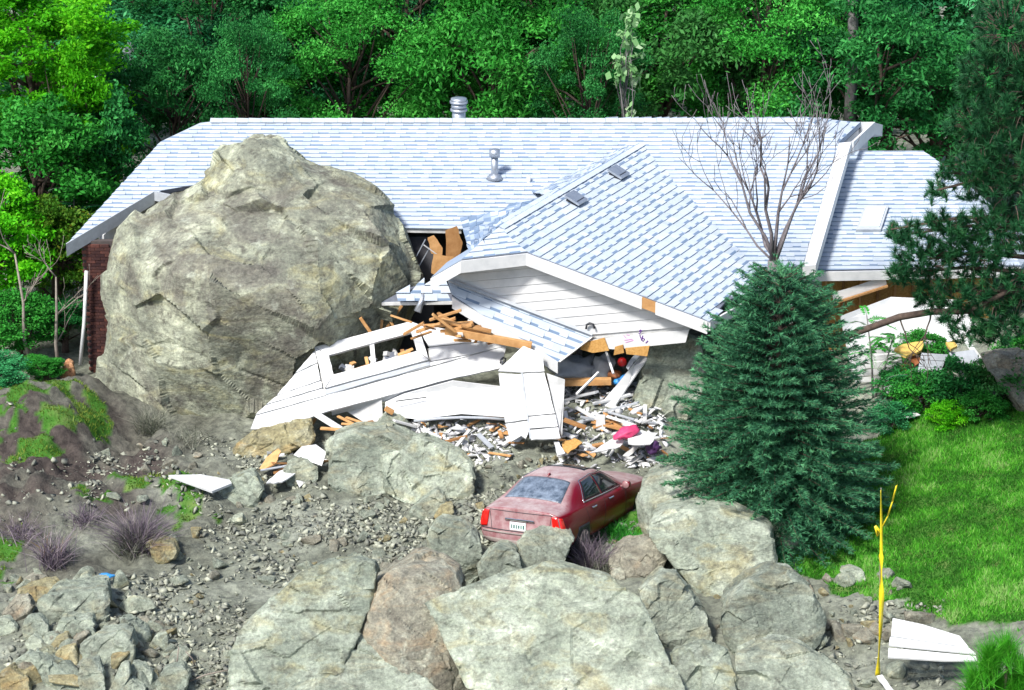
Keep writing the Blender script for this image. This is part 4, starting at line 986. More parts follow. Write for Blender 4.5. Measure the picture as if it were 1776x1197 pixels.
PT = [make_tree('broadleaf_tree', 11, 3.2, 3.6, 5.0, 'mid', 70, 560, 0.95, 0.14, core=0.66, aspect=0.45),
      make_tree('broadleaf_tree', 12, 2.7, 4.2, 5.6, 'dark', 66, 600, 0.9, 0.115, core=0.66, aspect=0.6),
      make_tree('broadleaf_tree', 13, 3.4, 3.0, 4.4, 'blue', 62, 400, 1.0, 0.21, core=0.66, aspect=0.4)]
used = [False]*3
BG = [  # u, v of crown centre, Y, proto, scale, kind, label
 (350, 90, 69, 1, 0.95, 'dark', 'dark green tree right of the lime tree, behind the left roof end'),
 (360, 60, 73, 2, 1.1, 'blue', 'bluish green tree behind the left end of the ridge'),
 (300, 200, 65, 2, 0.55, 'dark', 'low dark bushy tree beside the left roof rake'),
 (470, 120, 70, 2, 1.0, 'blue', 'dense bluish green tree left of the flue pipe'),
 (560, 40, 74, 1, 1.15, 'mid', 'tall mid green tree top centre left'),
 (610, 150, 67, 0, 0.7, 'mid', 'bright green bushy tree just left of the flue pipe'),
 (700, 80, 70, 0, 1.05, 'mid', 'bright leafy tree behind and above the flue pipe'),
 (800, 40, 75, 2, 1.2, 'blue', 'tall bluish tree at the top centre'),
 (860, 140, 67, 2, 0.75, 'mid', 'rounded bushy tree right of the flue pipe'),
 (960, 90, 70, 0, 1.0, 'mid', 'broad bright tree in the centre of the wood'),
 (1040, 30, 74, 1, 1.1, 'dark', 'dark tree behind the slim pale sapling'),
 (1150, 120, 69, 2, 0.85, 'olive', 'olive green tree behind the garage ridge'),
 (1230, 60, 72, 1, 1.05, 'olive', 'tall olive green tree above the bare branches'),
 (1330, 110, 68, 0, 0.8, 'mid', 'leafy tree behind the bare branches'),
 (1400, 40, 73, 0, 1.1, 'dark', 'dark tree left of the bare grey trunk'),
 (1550, 40, 75, 1, 1.2, 'dark', 'deep green tree right of the bare grey trunk'),
 (1520, 160, 66, 2, 0.75, 'dark', 'low dark tree behind the right wing roof'),
 (1620, 200, 67, 0, 0.9, 'dark', 'dark tree between the wing roof and the pine'),
 (1660, 70, 73, 2, 1.1, 'blue', 'bluish dark tree left of the pine top'),
 (1780, 100, 72, 1, 1.15, 'dark', 'dark tree behind the pine at the right edge'),
 (120, 30, 80, 1, 1.2, 'dark', 'shadowy dark tree behind the lime tree'),
 (430, 195, 64.5, 0, 0.42, 'dark', 'low dark shrub like tree just behind the ridge left of centre'),
 (1020, 185, 65, 0, 0.45, 'dark', 'low dark shrub like tree just behind the ridge right of centre'),
]
for i, (u, v, Y, k, s, kind, lab) in enumerate(BG):
    place(PT[k], not used[k], u, v, Y, s, random.uniform(0, 6.28), lab, 'tree', 'trees of the wood behind the house', kind); used[k] = True
# far wood that closes the view
rng = np.random.default_rng(77); Cs, Ts = [], []
for i in range(420):
    x = rng.uniform(-34, 34); y = rng.uniform(84, 104); h = rng.uniform(0.3, 7.5); c = np.array([x, y, T(x, y) + h]); k = 90
    d = rng.normal(size=(k, 3)); d /= np.linalg.norm(d, axis=1, keepdims=True); Cs.append(c + d*(1.5*rng.random(k)[:, None]**0.5)*np.array([1, 1, 0.7])); Ts.append(np.clip(rng.normal(0.35, 0.12) + rng.normal(0, .12, k), 0, 1))
C = np.concatenate(Cs); V, Fq = leaf_quads(C, rng.uniform(0.3, 0.6, len(C)), rng, 0.3, 0.6)
tag(np_mesh('far_wood', V, Fq, LEAF['dark'], np.concatenate(Ts)), 'far dark wood closing the view behind the trees', kind='stuff')

# left side: lime tree, fronds, thicket
lt = make_tree('lime_tree', 21, 2.3, 2.9, 4.6, 'lime', 190, 230, 0.45, 0.115, core=0.45)
place(lt, True, 55, 150, 61.5, 1.2, 0.4, 'bright lime green tree at the top left picture edge', 'tree')
t2 = make_tree('broadleaf_tree', 22, 1.5, 1.8, 3.0, 'lime', 90, 200, 0.42, 0.12)
place(t2, True, 130, 240, 60.0, 0.75, 1.0, 'yellow green bushy tree reaching towards the left roof rake', 'tree')
t3 = make_tree('broadleaf_tree', 23, 2.0, 2.0, 2.8, 'mid', 120, 220, 0.5, 0.13)
place(t3, True, 60, 330, 58, 1.0, 2.0, 'mid green tree below the lime tree at the left edge', 'tree')
t4 = make_tree('broadleaf_tree', 24, 1.3, 1.6, 2.4, 'dark', 80, 200, 0.45, 0.12)
place(t4, True, 185, 290, 60, 0.9, 0.0, 'dark green bush tree tucked behind the left roof corner', 'tree')
o = place(t3, False, -20, 430, 55.5, 0.8, 4.0, 'yellow green tree low at the left picture edge', 'tree', kind='lime')
o = place(t4, False, 95, 440, 56, 0.75, 3.0, 'yellowing bush left of the brick corner', 'bush', kind='yellow')
o = place(t4, False, 30, 560, 53.5, 0.62, 1.0, 'dark undergrowth bush behind the bare saplings', 'bush', kind='mid')
o = place(t4, False, 110, 560, 54.5, 0.6, 5.0, 'dark bush in the shade left of the brick wall', 'bush', kind='dark')
o = place(t4, False, -10, 650, 51.0, 0.5, 2.2, 'low green bush at the left edge above the grassy mound', 'bush', kind='blue')
o = place(t4, False, 70, 640, 52.2, 0.36, 3.4, 'small green bush above the grassy mound', 'bush', kind='mid')
# pinnate fronds (sumac, tree of heaven)
def fronds(name, base, stems, kind, label, cat, seed, L=0.7, n_fr=9):
    rng = np.random.default_rng(seed); root = thing(name, label, cat, base); mb = MB(); Cc, Vv = [], []
    quads = []
    for (dx, dy, h) in stems:
        top = Vector((dx, dy, h)); mb.tube([Vector((0, 0, -0.1)), top*0.5 + Vector((.03, 0, 0)), top], [0.03, 0.022, 0.012], 5)
        for i in range(n_fr):
            t = rng.uniform(0.45, 1.0) if i else 1.0; a = top*t; an = rng.uniform(0, 6.28); el = rng.uniform(0.0, 0.7)
            d = Vector((math.cos(an)*math.cos(el), math.sin(an)*math.cos(el), math.sin(el))); ln = L*rng.uniform(0.7, 1.15); prev = a; P_ = [a]
            for k in range(1, 9):
                q = a + d*ln*k/8 + Vector((0, 0, -0.35*ln*(k/8)**2)); P_.append(q)
            mb.tube(P_, 0.006, 3)
            sd_ = d.cross(Vector((0, 0, 1))).normalized()
            for k in range(1, 9):
                for sg in (-1, 1):
                    for half in (0, 0.5):
                        q = P_[k-1].lerp(P_[k], half + .5); lw = 0.17*L*(1.15 - 0.6*abs(k/8 - 0.4)); e = q + (sd_*sg*0.95 + d*0.35 + Vector((0, 0, -0.25 + rng.normal()*.12))).normalized()*lw
                        wv = d*lw*0.17; quads.append([q, (q+e)/2 + wv, e, (q+e)/2 - wv])
    mb.build('stem', M['bark_grey'], root, True, local=True)
    V = np.array([[tuple(p) for p in q] for q in quads]).reshape(-1, 3); Fq = np.arange(len(V)).reshape(-1, 4)
    np_mesh('leaves', V, Fq, LEAF[kind], np.clip(rng.normal(.5, .2, len(Fq)), 0, 1), org=Vector((0, 0, 0)), parent=root); return root
for i, (u, v, kind, lab) in enumerate(((165, 380, 'mid', 'feathery green sumac beside the left roof corner'), (70, 420, 'lime', 'bright green feathery sumac left of the roof corner'), (120, 330, 'blue', 'bluish feathery sumac under the lime tree'), (20, 395, 'mid', 'feathery sumac at the left picture edge'))):
    p = PY(u, v, 56.5 + i*0.3); fronds('sumac', Vector((p.x, p.y, T(p.x, p.y))), [(0.1, 0, p.z), (-0.4, 0.2, p.z*0.85), (0.4, -0.2, p.z*0.75), (0.0, .3, p.z*.6)], kind, lab, 'shrub', 60+i, 0.75, 14)
p = PGH(1515, 690); fronds('sapling', p, [(-0.25, 0, 1.95), (0.35, -0.1, 1.5)], 'mid', 'feathery green sapling before the leaning white panels', 'sapling', 71, 0.62, 12)
p = PGH(1575, 700); fronds('sapling', p, [(0.0, 0, 0.75)], 'blue', 'low feathery sapling beside the grey slatted panel', 'sapling', 72, 0.5, 9)
# pale slim sapling behind the ridge
sp = make_tree('slim_sapling', 25, 0.42, 1.15, 2.9, 'pale', 17, 15, 0.2, 0.17, core=0.2, aspect=0.8, bark='bark_grey', flat=1.2, trunk_r=0.05)
place(sp, True, 1085, 130, 63.5, 1.0, 0, 'slim pale leaved sapling standing behind the ridge', 'sapling')
# bare grey trunk at the top
a = PY(1478, -60, 66); b_ = PY(1480, 75, 66); mb = MB(); mb.tube([Vector((b_.x, 66, T(b_.x, 66) - .3)), b_, a, a + Vector((0.1, 0, 3))], [0.2, 0.16, 0.13, 0.08], 8)
tag(mb.build('tree_trunk', M['bark_grey'], None, True), 'pale grey bare trunk among the dark trees at the top right', 'tree')

# branching wood
def branch(mb, p, d, ln, r, depth, rs, spread, up, twist=0.5, minr=0.004, kids=(2, 3)):
    n = 4; pts = [p]; q = p.copy(); dd = d.copy(); rad = [r]
    for i in range(n):
        dd = (dd + Vector((rs.gauss(0, .13), rs.gauss(0, .13), rs.gauss(0, .08) + up*0.12))).normalized(); q = q + dd*(ln/n); pts.append(q.copy()); rad.append(max(minr, r*(1 - 0.5*(i+1)/n)))
    mb.tube(pts, rad, 6 if r > .03 else 4)
    if depth <= 0: return
    for i in range(rs.randint(*kids)):
        k = rs.randint(2, n); ax = Vector((rs.gauss(0, 1), rs.gauss(0, 1), rs.gauss(0, .5))); ax = (ax - dd*ax.dot(dd)).normalized()
        nd = (dd + ax*spread*rs.uniform(.6, 1.3)).normalized(); branch(mb, pts[k], nd, ln*rs.uniform(.55, .9), max(minr, rad[k]*0.68), depth-1, rs, spread, up, twist, minr, kids)
rs = random.Random(15); bp = PY(1338, 500, 50.2); bp.z = T(bp.x, bp.y)
root = thing('bare_tree', 'leafless purple brown tree standing behind the spruce', 'tree', bp); mb = MB(); top = PY(1340, 452, 50.2)
mb.tube([bp - Vector((0, 0, .3)), bp.lerp(top, .5) + Vector((.05, 0, 0)), top], [.16, .13, .11], 8); mb.build('trunk', M['bark_purple'], root, True)
for (u, v, r, n_) in ((1290, 330, .045, 5), (1265, 270, .038, 5), (1325, 290, .05, 6), (1365, 300, .045, 5), (1400, 330, .045, 6), (1420, 260, .034, 5), (1240, 330, .03, 4)):
    mb = MB(); e = PY(u, v, 50.2 + rs.uniform(-.6, .8)); pts = [top + (e-top)*t + Vector((rs.gauss(0, .05), 0, math.sin(t*3.1)*.1*(-1 if u < 1300 else 1))) for t in (0, .25, .5, .75, 1)]
    mb.tube(pts, [r, r*.9, r*.75, r*.6, r*.45], 6); d = (pts[4]-pts[3]).normalized()
    for q, rr in ((pts[2], r*.6), (pts[3], r*.5), (pts[4], r*.45), (pts[4], r*.4)):
        ax = Vector((rs.gauss(0, 1), rs.gauss(0, .6), .5)).normalized(); branch(mb, q, (d*1.3 + ax*.6).normalized(), rs.uniform(.8, 1.25), rr, 2, rs, .55, 1.0, minr=.0065)
    mb.build('limb', M['bark_purple'], root, True)
# thin pale saplings on the left
for i, (u, v, tu, tv, lab) in enumerate(((62, 650, 22, 440, 'thin pale dead sapling leaning left at the left edge'), (102, 645, 92, 480, 'forked pale dead sapling left of the brick corner'))):
    rs = random.Random(40+i); b0 = PG(u, v); b0 = PY(u, v, b0.y); t0 = PY(tu, tv, b0.y); mb = MB()
    pts = [b0 - Vector((0, 0, .2))] + [b0.lerp(t0, t) + Vector((rs.gauss(0, .06), 0, 0)) for t in (.3, .6, 1)]; mb.tube(pts, [.05, .045, .035, .02], 6)
    for k in (1, 2, 2, 3, 3): branch(mb, pts[k], Vector((rs.choice((-1, 1))*.8, rs.gauss(0, .3), .9)).normalized(), rs.uniform(.5, 1.0), .02, 2, rs, .6, .5, minr=.005)
    tag(mb.build('dead_sapling', M['bark_pale'], None, True), lab, 'sapling')

# ------------------------------------------------------------------ spruce
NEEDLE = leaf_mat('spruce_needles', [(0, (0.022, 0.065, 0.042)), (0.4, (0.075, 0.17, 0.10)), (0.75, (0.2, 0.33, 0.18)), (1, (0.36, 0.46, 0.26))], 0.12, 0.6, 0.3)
PINE_N = leaf_mat('pine_needles', [(0, (0.015, 0.06, 0.028)), (0.5, (0.04, 0.12, 0.05)), (1, (0.12, 0.22, 0.08))], 0.12, 0.55, 0.3)
YOUNG_N = leaf_mat('young_pine_needles', [(0, (0.05, 0.2, 0.012)), (0.5, (0.12, 0.38, 0.02)), (1, (0.3, 0.52, 0.06))], 0.2, 0.5, 0.3)
def needle_tris(A, D, rng, per, ln, wd, spread):
    """A tip positions (n,3), D directions (n,3): per needles each, fanned round D"""
    n = len(A); A = np.repeat(A, per, 0); D = np.repeat(D, per, 0); k = len(A)
    r = rng.normal(size=(k, 3)); d = D + r*spread; d /= np.linalg.norm(d, axis=1, keepdims=True)
    L = ln*rng.uniform(.6, 1.2, k)[:, None]; s = np.cross(d, rng.normal(size=(k, 3))); s /= np.linalg.norm(s, axis=1, keepdims=True)
    o = A - D*ln*rng.random(k)[:, None]*0.9
    V = np.stack([o - s*wd, o + s*wd, o + d*L], 1).reshape(-1, 3); return V, np.arange(3*k).reshape(-1, 3)
sb = PG(1338, 915); SPH = 5.45; rng = np.random.default_rng(5); rs = random.Random(5)
spruce = thing('spruce_tree', 'dense blue green spruce standing right of the red car', 'tree', sb)
mb = MB(); mb.tube([(0, 0, -.3), (0, 0, 3), (0, 0, SPH-.3)], [.17, .1, .02], 8)
mb.build('trunk', M['bark'], spruce, True, local=True)
tipP, tipD, tipT = [], [], []; wb = MB()
lev = 0.25
while lev < SPH - 0.1:
    f = lev/SPH; Rr = 2.85*(1 - f)**0.50*(1.0 if f > .1 else .95) ; Rr = min(Rr, 2.5)
    nb = max(5, int(17*(1-f) + 5))
    for i in range(nb):
        an = 6.283*(i + rs.random()*.8)/nb; R_ = Rr*rs.uniform(.82, 1.04)
        dr = np.array([math.cos(an), math.sin(an), 0.0]); rise = 0.5*f + 0.05
        st = np.array([0, 0, lev]); nseg = max(3, int(R_/0.10))
        axis_pts = [st + dr*(R_*t) + np.array([0, 0, R_*(rise*t - 0.30*t*t*(1-f) + 0.10*t**3)]) for t in np.linspace(0, 1, 5)]
        wb.tube([Vector(q) for q in axis_pts], [.028, .022, .016, .01, .004], 4)
        for k in range(nseg):
            t = 0.28 + 0.72*(k+rs.random()*.5)/nseg; t = min(t, 1.0)
            c = st + dr*(R_*t) + np.array([0, 0, R_*(rise*t - 0.30*t*t*(1-f) + 0.10*t**3)])
            side = np.array([-dr[1], dr[0], 0]); wspan = 0.50*(1.06-t)*min(1.0, R_) + 0.05
            for sg in (-1, 1):
                m_ = max(1, int(wspan/0.085))
                for q in range(m_):
                    e = (q + rs.random()*.7)/m_; pp = c + side*sg*wspan*e + dr*wspan*e*0.55 + np.array([0, 0, -0.10*wspan*e + rs.gauss(0, .025)])
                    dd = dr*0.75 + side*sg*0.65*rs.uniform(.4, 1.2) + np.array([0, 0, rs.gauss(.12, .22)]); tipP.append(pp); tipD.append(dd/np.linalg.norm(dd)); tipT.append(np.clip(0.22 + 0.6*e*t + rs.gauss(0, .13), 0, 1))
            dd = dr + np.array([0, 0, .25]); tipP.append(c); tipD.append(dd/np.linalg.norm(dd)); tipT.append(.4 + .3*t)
    lev += 0.165 + 0.12*(1-f)*0.6
for k in range(40):
    tipP.append(np.array([rs.gauss(0, .03), rs.gauss(0, .03), SPH - .5 + .6*k/40])); tipD.append(np.array([rs.gauss(0, .4), rs.gauss(0, .4), 1.0])/1.2); tipT.append(.8)
wb.build('branches', M['bark'], spruce, False, local=True)
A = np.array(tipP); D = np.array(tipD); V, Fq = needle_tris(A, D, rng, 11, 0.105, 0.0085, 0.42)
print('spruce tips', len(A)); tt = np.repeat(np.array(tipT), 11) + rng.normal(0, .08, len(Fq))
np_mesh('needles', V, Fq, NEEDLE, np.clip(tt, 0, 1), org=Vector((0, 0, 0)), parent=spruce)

# ------------------------------------------------------------------ the pine at the right edge
pb = PG(1810, 760); pine = thing('pine_tree', 'tall dark long needled pine at the right picture edge', 'tree', pb); PYd = pb.y
mb = MB(); tp = [Vector((0, 0, -.3)), PY(1800, 560, PYd) - pb, PY(1795, 300, PYd) - pb, PY(1800, 0, PYd) - pb, PY(1800, -150, PYd) - pb]; mb.tube(tp, [.2, .17, .14, .1, .06], 8); mb.build('trunk', M['bark'], pine, True, local=True)
BL = [(1750, 50, 70, 70, 60), (1715, 130, 60, 60, 60), (1700, 220, 60, 55, 60), (1745, 200, 60, 70, 60), (1690, 300, 65, 45, 45), (1755, 320, 60, 70, 60), (1725, 400, 60, 50, 55), (1640, 395, 55, 30, 34), (1580, 405, 32, 22, 16), (1545, 398, 16, 14, 6), (1600, 450, 55, 38, 44), (1560, 475, 22, 18, 9), (1680, 440, 60, 40, 45), (1660, 520, 62, 40, 46), (1610, 510, 30, 25, 14), (1730, 510, 60, 50, 50), (1740, 570, 50, 32, 26), (1625, 330, 18, 18, 7), (1790, 470, 50, 120, 60), (1790, 150, 50, 140, 60), (1680, 575, 40, 22, 14), (1640, 290, 12, 14, 4)]
rs = random.Random(8); rng = np.random.default_rng(8); tips, dirs, tone = [], [], []; wb = MB()
for (u, v, ru, rv, cnt) in BL:
    c = PY(u, v, PYd + rs.uniform(-.6, .6)) - pb; s0 = min(tp, key=lambda q: abs(q.z - c.z - .5)); st = Vector((tp[2].x, 0, min(c.z + .2, tp[4].z)))
    wb.tube([st, st.lerp(c, .5) + Vector((0, 0, .12)), c], [.055, .04, .02], 5)
    for k in range(int(cnt*1.7)):
        an = rs.uniform(0, 6.28); rr = rs.random()**.5; q = PY(u + ru*rr*math.cos(an), v + rv*rr*math.sin(an), PYd + rs.gauss(0, .55)) - pb
        wb.tube([c.lerp(q, .55), c.lerp(q, .8) + Vector((0, 0, .05)), q], [.013, .009, .006], 3)
        d = (q - c); d = (d.normalized()*.6 + Vector((rs.gauss(-.15, .3), rs.gauss(-.1, .3), .65))).normalized()
        tips.append(tuple(q)); dirs.append(tuple(d)); tone.append(rs.gauss(.42, .17))
# the bare limb that sticks out to the left
lim = [PY(u, v, PYd - .3) - pb for u, v in ((1760, 500), (1680, 540), (1615, 541), (1560, 550), (1505, 570), (1450, 592))]
mb = MB(); mb.tube(lim, [.05, .06, .07, .075, .07, .055], 7); rs2 = random.Random(4)
for k in (1, 2, 2, 3): branch(mb, lim[k], Vector((rs2.gauss(0, .6), -.2, rs2.choice((-.7, .7)))).normalized(), .7, .022, 2, rs2, .6, -.2, minr=.006)
mb.build('bare_limb', M['bark'], pine, True, local=True); wb.build('branches', M['bark'], pine, False, local=True)
V, Fq = needle_tris(np.array(tips), np.array(dirs), rng, 85, 0.20, 0.0068, 0.62)
np_mesh('needles', V, Fq, PINE_N, np.clip(np.repeat(np.array(tone), 85) + rng.normal(0, .12, len(Fq)), 0, 1), org=Vector((0, 0, 0)), parent=pine)
# young pine tip, bottom right
yb = PG(1735, 1275); yp = thing('young_pine', 'bright green long needled young pine in the bottom right corner', 'tree', yb); mb = MB(); tips, dirs = [], []
for (u, v, n_) in ((1715, 1110, 16), (1735, 1160, 14), (1770, 1140, 14), (1690, 1150, 9), (1790, 1190, 14), (1700, 1200, 8), (1750, 1090, 8)):
    c = PY(u, v + 30, yb.y - .1 + random.uniform(-.2, .2)) - yb; mb.tube([Vector((0, 0, -.1)), c*.5 + Vector((0, 0, .05)), c], [.05, .03, .012], 6)
    for k in range(n_):
        tips.append(tuple(c + Vector((random.gauss(0, .04), random.gauss(0, .04), random.uniform(-.14, .1))))); d = Vector((random.gauss((u-1735)/160, .35), random.gauss(-.15, .35), .85)).normalized(); dirs.append(tuple(d))
mb.build('stem', M['bark'], yp, True, local=True); V, Fq = needle_tris(np.array(tips), np.array(dirs), rng, 75, 0.5, 0.0065, 0.42)
np_mesh('needles', V, Fq, YOUNG_N, np.clip(rng.normal(.5, .22, len(Fq)), 0, 1), org=Vector((0, 0, 0)), parent=yp)

# ------------------------------------------------------------------ shrubs at the lawn's upper edge
sh = make_tree('shrub', 31, 0.75, 0.5, 0.45, 'mid', 60, 130, 0.22, 0.075, core=0.4, trunk_r=0.03)
for i, (u, v, s, k, lab) in enumerate(((1600, 705, .9, 'mid', 'light green leafy shrub at the upper lawn edge, left one'), (1655, 690, 1.0, 'dark', 'dark shrub under the grey slatted panel'), (1740, 690, 1.1, 'olive', 'feathery olive shrub in front of the right edge boulder'), (1640, 735, .6, 'lime', 'low bright shrub at the upper lawn edge, middle one'), (1700, 725, .7, 'mid', 'low leafy shrub at the upper lawn edge, right one'), (1545, 745, .7, 'blue', 'low bluish shrub beside the spruce'), (1600, 625, .8, 'mid', 'green shrub behind the grey slatted panel'), (1770, 640, 0.9, 'mid', 'green shrub above the right edge boulder'), (1560, 690, .8, 'dark', 'dark shrub between the spruce and the slatted panel'))):
    o = sh if i == 0 else copy_tree(sh); p = PGH(u, v); o.location = p - Vector((0, 0, .1)); o.scale = (s, s, s); o.rotation_euler = (0, 0, i*1.3); tag(o, lab, 'shrub', 'shrubs at the upper lawn edge')
    for ch in o.children:
        if ch.name.startswith('crown'): ch.material_slots[0].link = 'OBJECT'; ch.material_slots[0].material = LEAF[k]

# ------------------------------------------------------------------ dry tufts and grass
def tuft(label, u, v, h, n_, spread, mat, seed, w_=.006, name='dry_tuft', cat='tuft'):
    p = PGH(u, v); rng = np.random.default_rng(seed); k = n_; o = rng.normal(size=(k, 3))*np.array([.13, .13, 0])*spread/.5
    d = rng.normal(size=(k, 3))*spread; d[:, 2] = 1; d /= np.linalg.norm(d, axis=1, keepdims=True); L = h*rng.uniform(.5, 1.1, k)[:, None]
    s = np.cross(d, rng.normal(size=(k, 3))); s /= np.linalg.norm(s, axis=1, keepdims=True); m_ = o + d*L*.55; e = o + d*L + np.array([0, 0, -.12])*L*rng.random(k)[:, None]*1.5 + d*[1, 1, 0]*L*.25
    V = np.stack([o - s*w_, o + s*w_, m_ + s*w_*.8, m_ - s*w_*.8, e], 1); V = V.reshape(-1, 3); b = np.arange(k)*5
    F1 = np.stack([b, b+1, b+2, b+3], -1); F2 = np.stack([b+3, b+2, b+4, b+4], -1)[:, :3]
    F2q = np.stack([b+3, b+2, b+4, b+4], -1)
    tr = np.concatenate([np.stack([b, b+1, b+2], -1), np.stack([b, b+2, b+3], -1), F2]); tn = np.tile(rng.random(k), 3)
    ob = np_mesh(name, V, tr, mat, tn, org=Vector((0, 0, 0))); ob.location = p - Vector((0, 0, .05)); return tag(ob, label, cat, 'dry tufts among the rubble')
TP = leaf_mat('purple_dry_stems', [(0, (0.10, 0.075, 0.11)), (0.5, (0.2, 0.16, 0.2)), (1, (0.34, 0.29, 0.3))], .1, tint=(0.85, 0.85, 0.85))
TT = leaf_mat('tan_dry_stems', [(0, (0.12, 0.08, 0.05)), (0.5, (0.28, 0.2, 0.12)), (1, (0.45, 0.36, 0.22))], .1, tint=(0.85, 0.85, 0.85))
TG = leaf_mat('grey_green_stems', [(0, (0.06, 0.075, 0.05)), (0.5, (0.15, 0.16, 0.12)), (1, (0.3, 0.3, 0.24))], .1, tint=(0.85, 0.85, 0.85))
tuft('dry tan and purple stubble clump at the left', 92, 978, .95, 260, .5, TP, 1); tuft('straw coloured broken stalks in the left stubble', 86, 975, .75, 40, .3, TT, 2, .014)
tuft('wide grey purple dry shrub left of the bare slope', 240, 950, 1.15, 520, .55, TP, 3); tuft('grey green stems inside the wide dry shrub', 225, 955, .8, 300, .5, TG, 4)
tuft('dry purple weed beside the car door', 1025, 985, .85, 340, .5, TP, 5); tuft('olive dry weed under the purple weed by the car', 1040, 995, .5, 200, .6, TG, 6)
tuft('scraggly green weed at the foot of the giant boulder', 265, 745, .75, 240, .6, TG, 7); tuft('dry stalks between the giant boulder and the white wall', 330, 765, .5, 120, .8, TG, 8)
tuft('low dry stems behind the left stubble', 40, 930, .6, 240, .7, TP, 9); tuft('pale dry stems on the left bank', 150, 905, .55, 200, .6, TP, 10)
for i, (u, v) in enumerate(((1085, 940), (1070, 925), (1100, 950))): tuft(('long green grass clump under the car side', 'green grass clump nearest the car', 'green grass clump beside the layered tan rock')[i], u, v, .38, 260, .5, LEAF['mid'], 20+i, .007, 'grass_clump', 'grass')
# twigs in the foreground soil
for i, (u0, v0, u1, v1, lab) in enumerate(((300, 1170, 310, 1122, 'short pale stick standing in the soil'), (340, 1160, 322, 1130, 'thin curved twig beside the pale stick'), (310, 1185, 395, 1162, 'long thin root lying beside the front left slab'))):
    a = PGH(u0, v0); b_ = PY(u1, v1, a.y - .05); mb = MB(); mb.tube([a - Vector((0, 0, .05)), a.lerp(b_, .5) + Vector((.03, 0, .03)), b_], [.018, .015, .01], 5); tag(mb.build('twig', M['bark_pale'], None, True), lab, 'twig')
# lawn blades
def blades(name, label, n_, h, region, mat, seed):
    rng = np.random.default_rng(seed); xs = rng.uniform(region[0], region[1], n_*3); ys = rng.uniform(region[2], region[3], n_*3); g = grass_mask(xs[None, :], ys[None, :])[0] > .5
    xs, ys = xs[g][:n_], ys[g][:n_]; zs = GH(xs, ys); k = len(xs); o = np.stack([xs, ys, zs - .01], -1)
    d = rng.normal(size=(k, 3))*.55; d[:, 2] = 1; d /= np.linalg.norm(d, axis=1, keepdims=True); patch = fbm(o*np.array([1.6, 1.6, 0]), 5, 77, 0.65)*1.3
    L = (h*rng.uniform(.4, 1.3, k)*(1 + .9*patch))[:, None]; s = np.cross(d, rng.normal(size=(k, 3))); s /= np.linalg.norm(s, axis=1, keepdims=True)
    V = np.stack([o - s*.011, o + s*.011, o + d*L], 1).reshape(-1, 3); tn = np.clip(.45 + 1.0*patch + rng.normal(0, .2, k), 0, 1)
    return tag(np_mesh(name, V, np.arange(3*k).reshape(-1, 3), mat, tn), label, kind='stuff')
GR = leaf_mat('lawn_blades', [(0, (0.035, 0.10, 0.015)), (0.3, (0.07, 0.21, 0.025)), (0.6, (0.16, 0.40, 0.04)), (0.85, (0.28, 0.5, 0.07)), (1, (0.5, 0.48, 0.2))], .3, tint=(0.6, 1.0, 0.75))
blades('lawn_grass', 'ragged green lawn grass on the right slope', 150000, .10, (2.5, 13.5, 37.5, 52), GR, 1)
blades('mound_grass', 'moss green grass on the torn soil mounds at the left', 30000, .07, (-13.5, -4, 42, 52.5), leaf_mat('mound_blades', [(0, (0.05, 0.08, 0.015)), (0.5, (0.13, 0.19, 0.02)), (1, (0.30, 0.33, 0.07))], .3, tint=(0.85, 1.0, 0.9)), 2)
# white house and roof glimpsed through the left trees
nb_ = PY(180, 188, 66); far = thing('neighbour_house', 'white house end glimpsed behind the trees at the top left', 'house', (nb_.x, 66, T(nb_.x, 66)))
mb = MB(); q = [PY(150, 213, 66), PY(150, 168, 66), PY(182, 146, 66), PY(215, 168, 66), PY(215, 248, 66), PY(150, 248, 66)]; mb.prism(q, (0, 4, 0)); mb.build('wall', M['white'], far)
mb = MB()
for s0, s1 in (((143, 173), (182, 144)), ((182, 144), (222, 173))):
    a, b_ = PY(*s0, 65.7), PY(*s1, 65.7); mb.prism([a, b_, b_ + Vector((0, 4.6, 0)), a + Vector((0, 4.6, 0))], (0, 0, .14), .9)
mb.build('roof', M['shingle'], far)
mb = MB(); mb.box(PY(160, 203, 65.95), (.5, .08, .7)); wn = mb.build('window', M['dark_metal'], far); mb = MB(); mb.box(PY(160, 203, 65.9), (.06, .1, .7)); mb.build('mullion', M['white'], wn)

# ------------------------------------------------------------------ collapsed white wall
def jag(px, amp=1.4, n_=4):
    out = []
    for i in range(len(px)):
        (x0, y0), (x1, y1) = px[i], px[(i+1) % len(px)]; L = math.hypot(x1-x0, y1-y0); k = max(1, min(n_, int(L/7)))
        for q in range(k):
            t = q/k; s = amp if q else amp*.4; out.append((x0 + (x1-x0)*t + random.uniform(-s, s), y0 + (y1-y0)*t + random.uniform(-s, s)))
    return out
def slab(name, label, cat, pts, off, mat, tone=0.5, group=None, parent=None, bevel=0.0):
    mb = MB(); mb.prism(pts, off, tone); o = mb.build(name, M[mat], parent, bevel=bevel)
    if parent is None: tag(o, label, cat, group)
    return o
fw0 = [PZ(435, 746, .45), PZ(870, 640, 1.35), PZ(711, 563, 2.0)]; FWN = planen(*fw0)
def fwp(u, v, h=0.0): return hit(u, v, fw0[0], FWN) + FWN*h
fwall = thing('fallen_wall', 'big collapsed white sided wall with an empty window frame, lying on the rubble', 'wall', PG(650, 740))
def fpiece(name, px, h0, th, mat='white', tone=None):
    mb = MB(); mb.prism([fwp(u, v, h0 + th) for u, v in jag(px, .45, 8)], -FWN*th, random.uniform(.4, .7) if tone is None else tone); return mb.build(name, M[mat], fwall)
fpiece('siding_board', [(435, 746), (444, 723), (600, 679.5), (740, 641), (878, 602), (870, 640), (785, 658), (573, 714), (551, 721), (488, 745)], .0, .04)
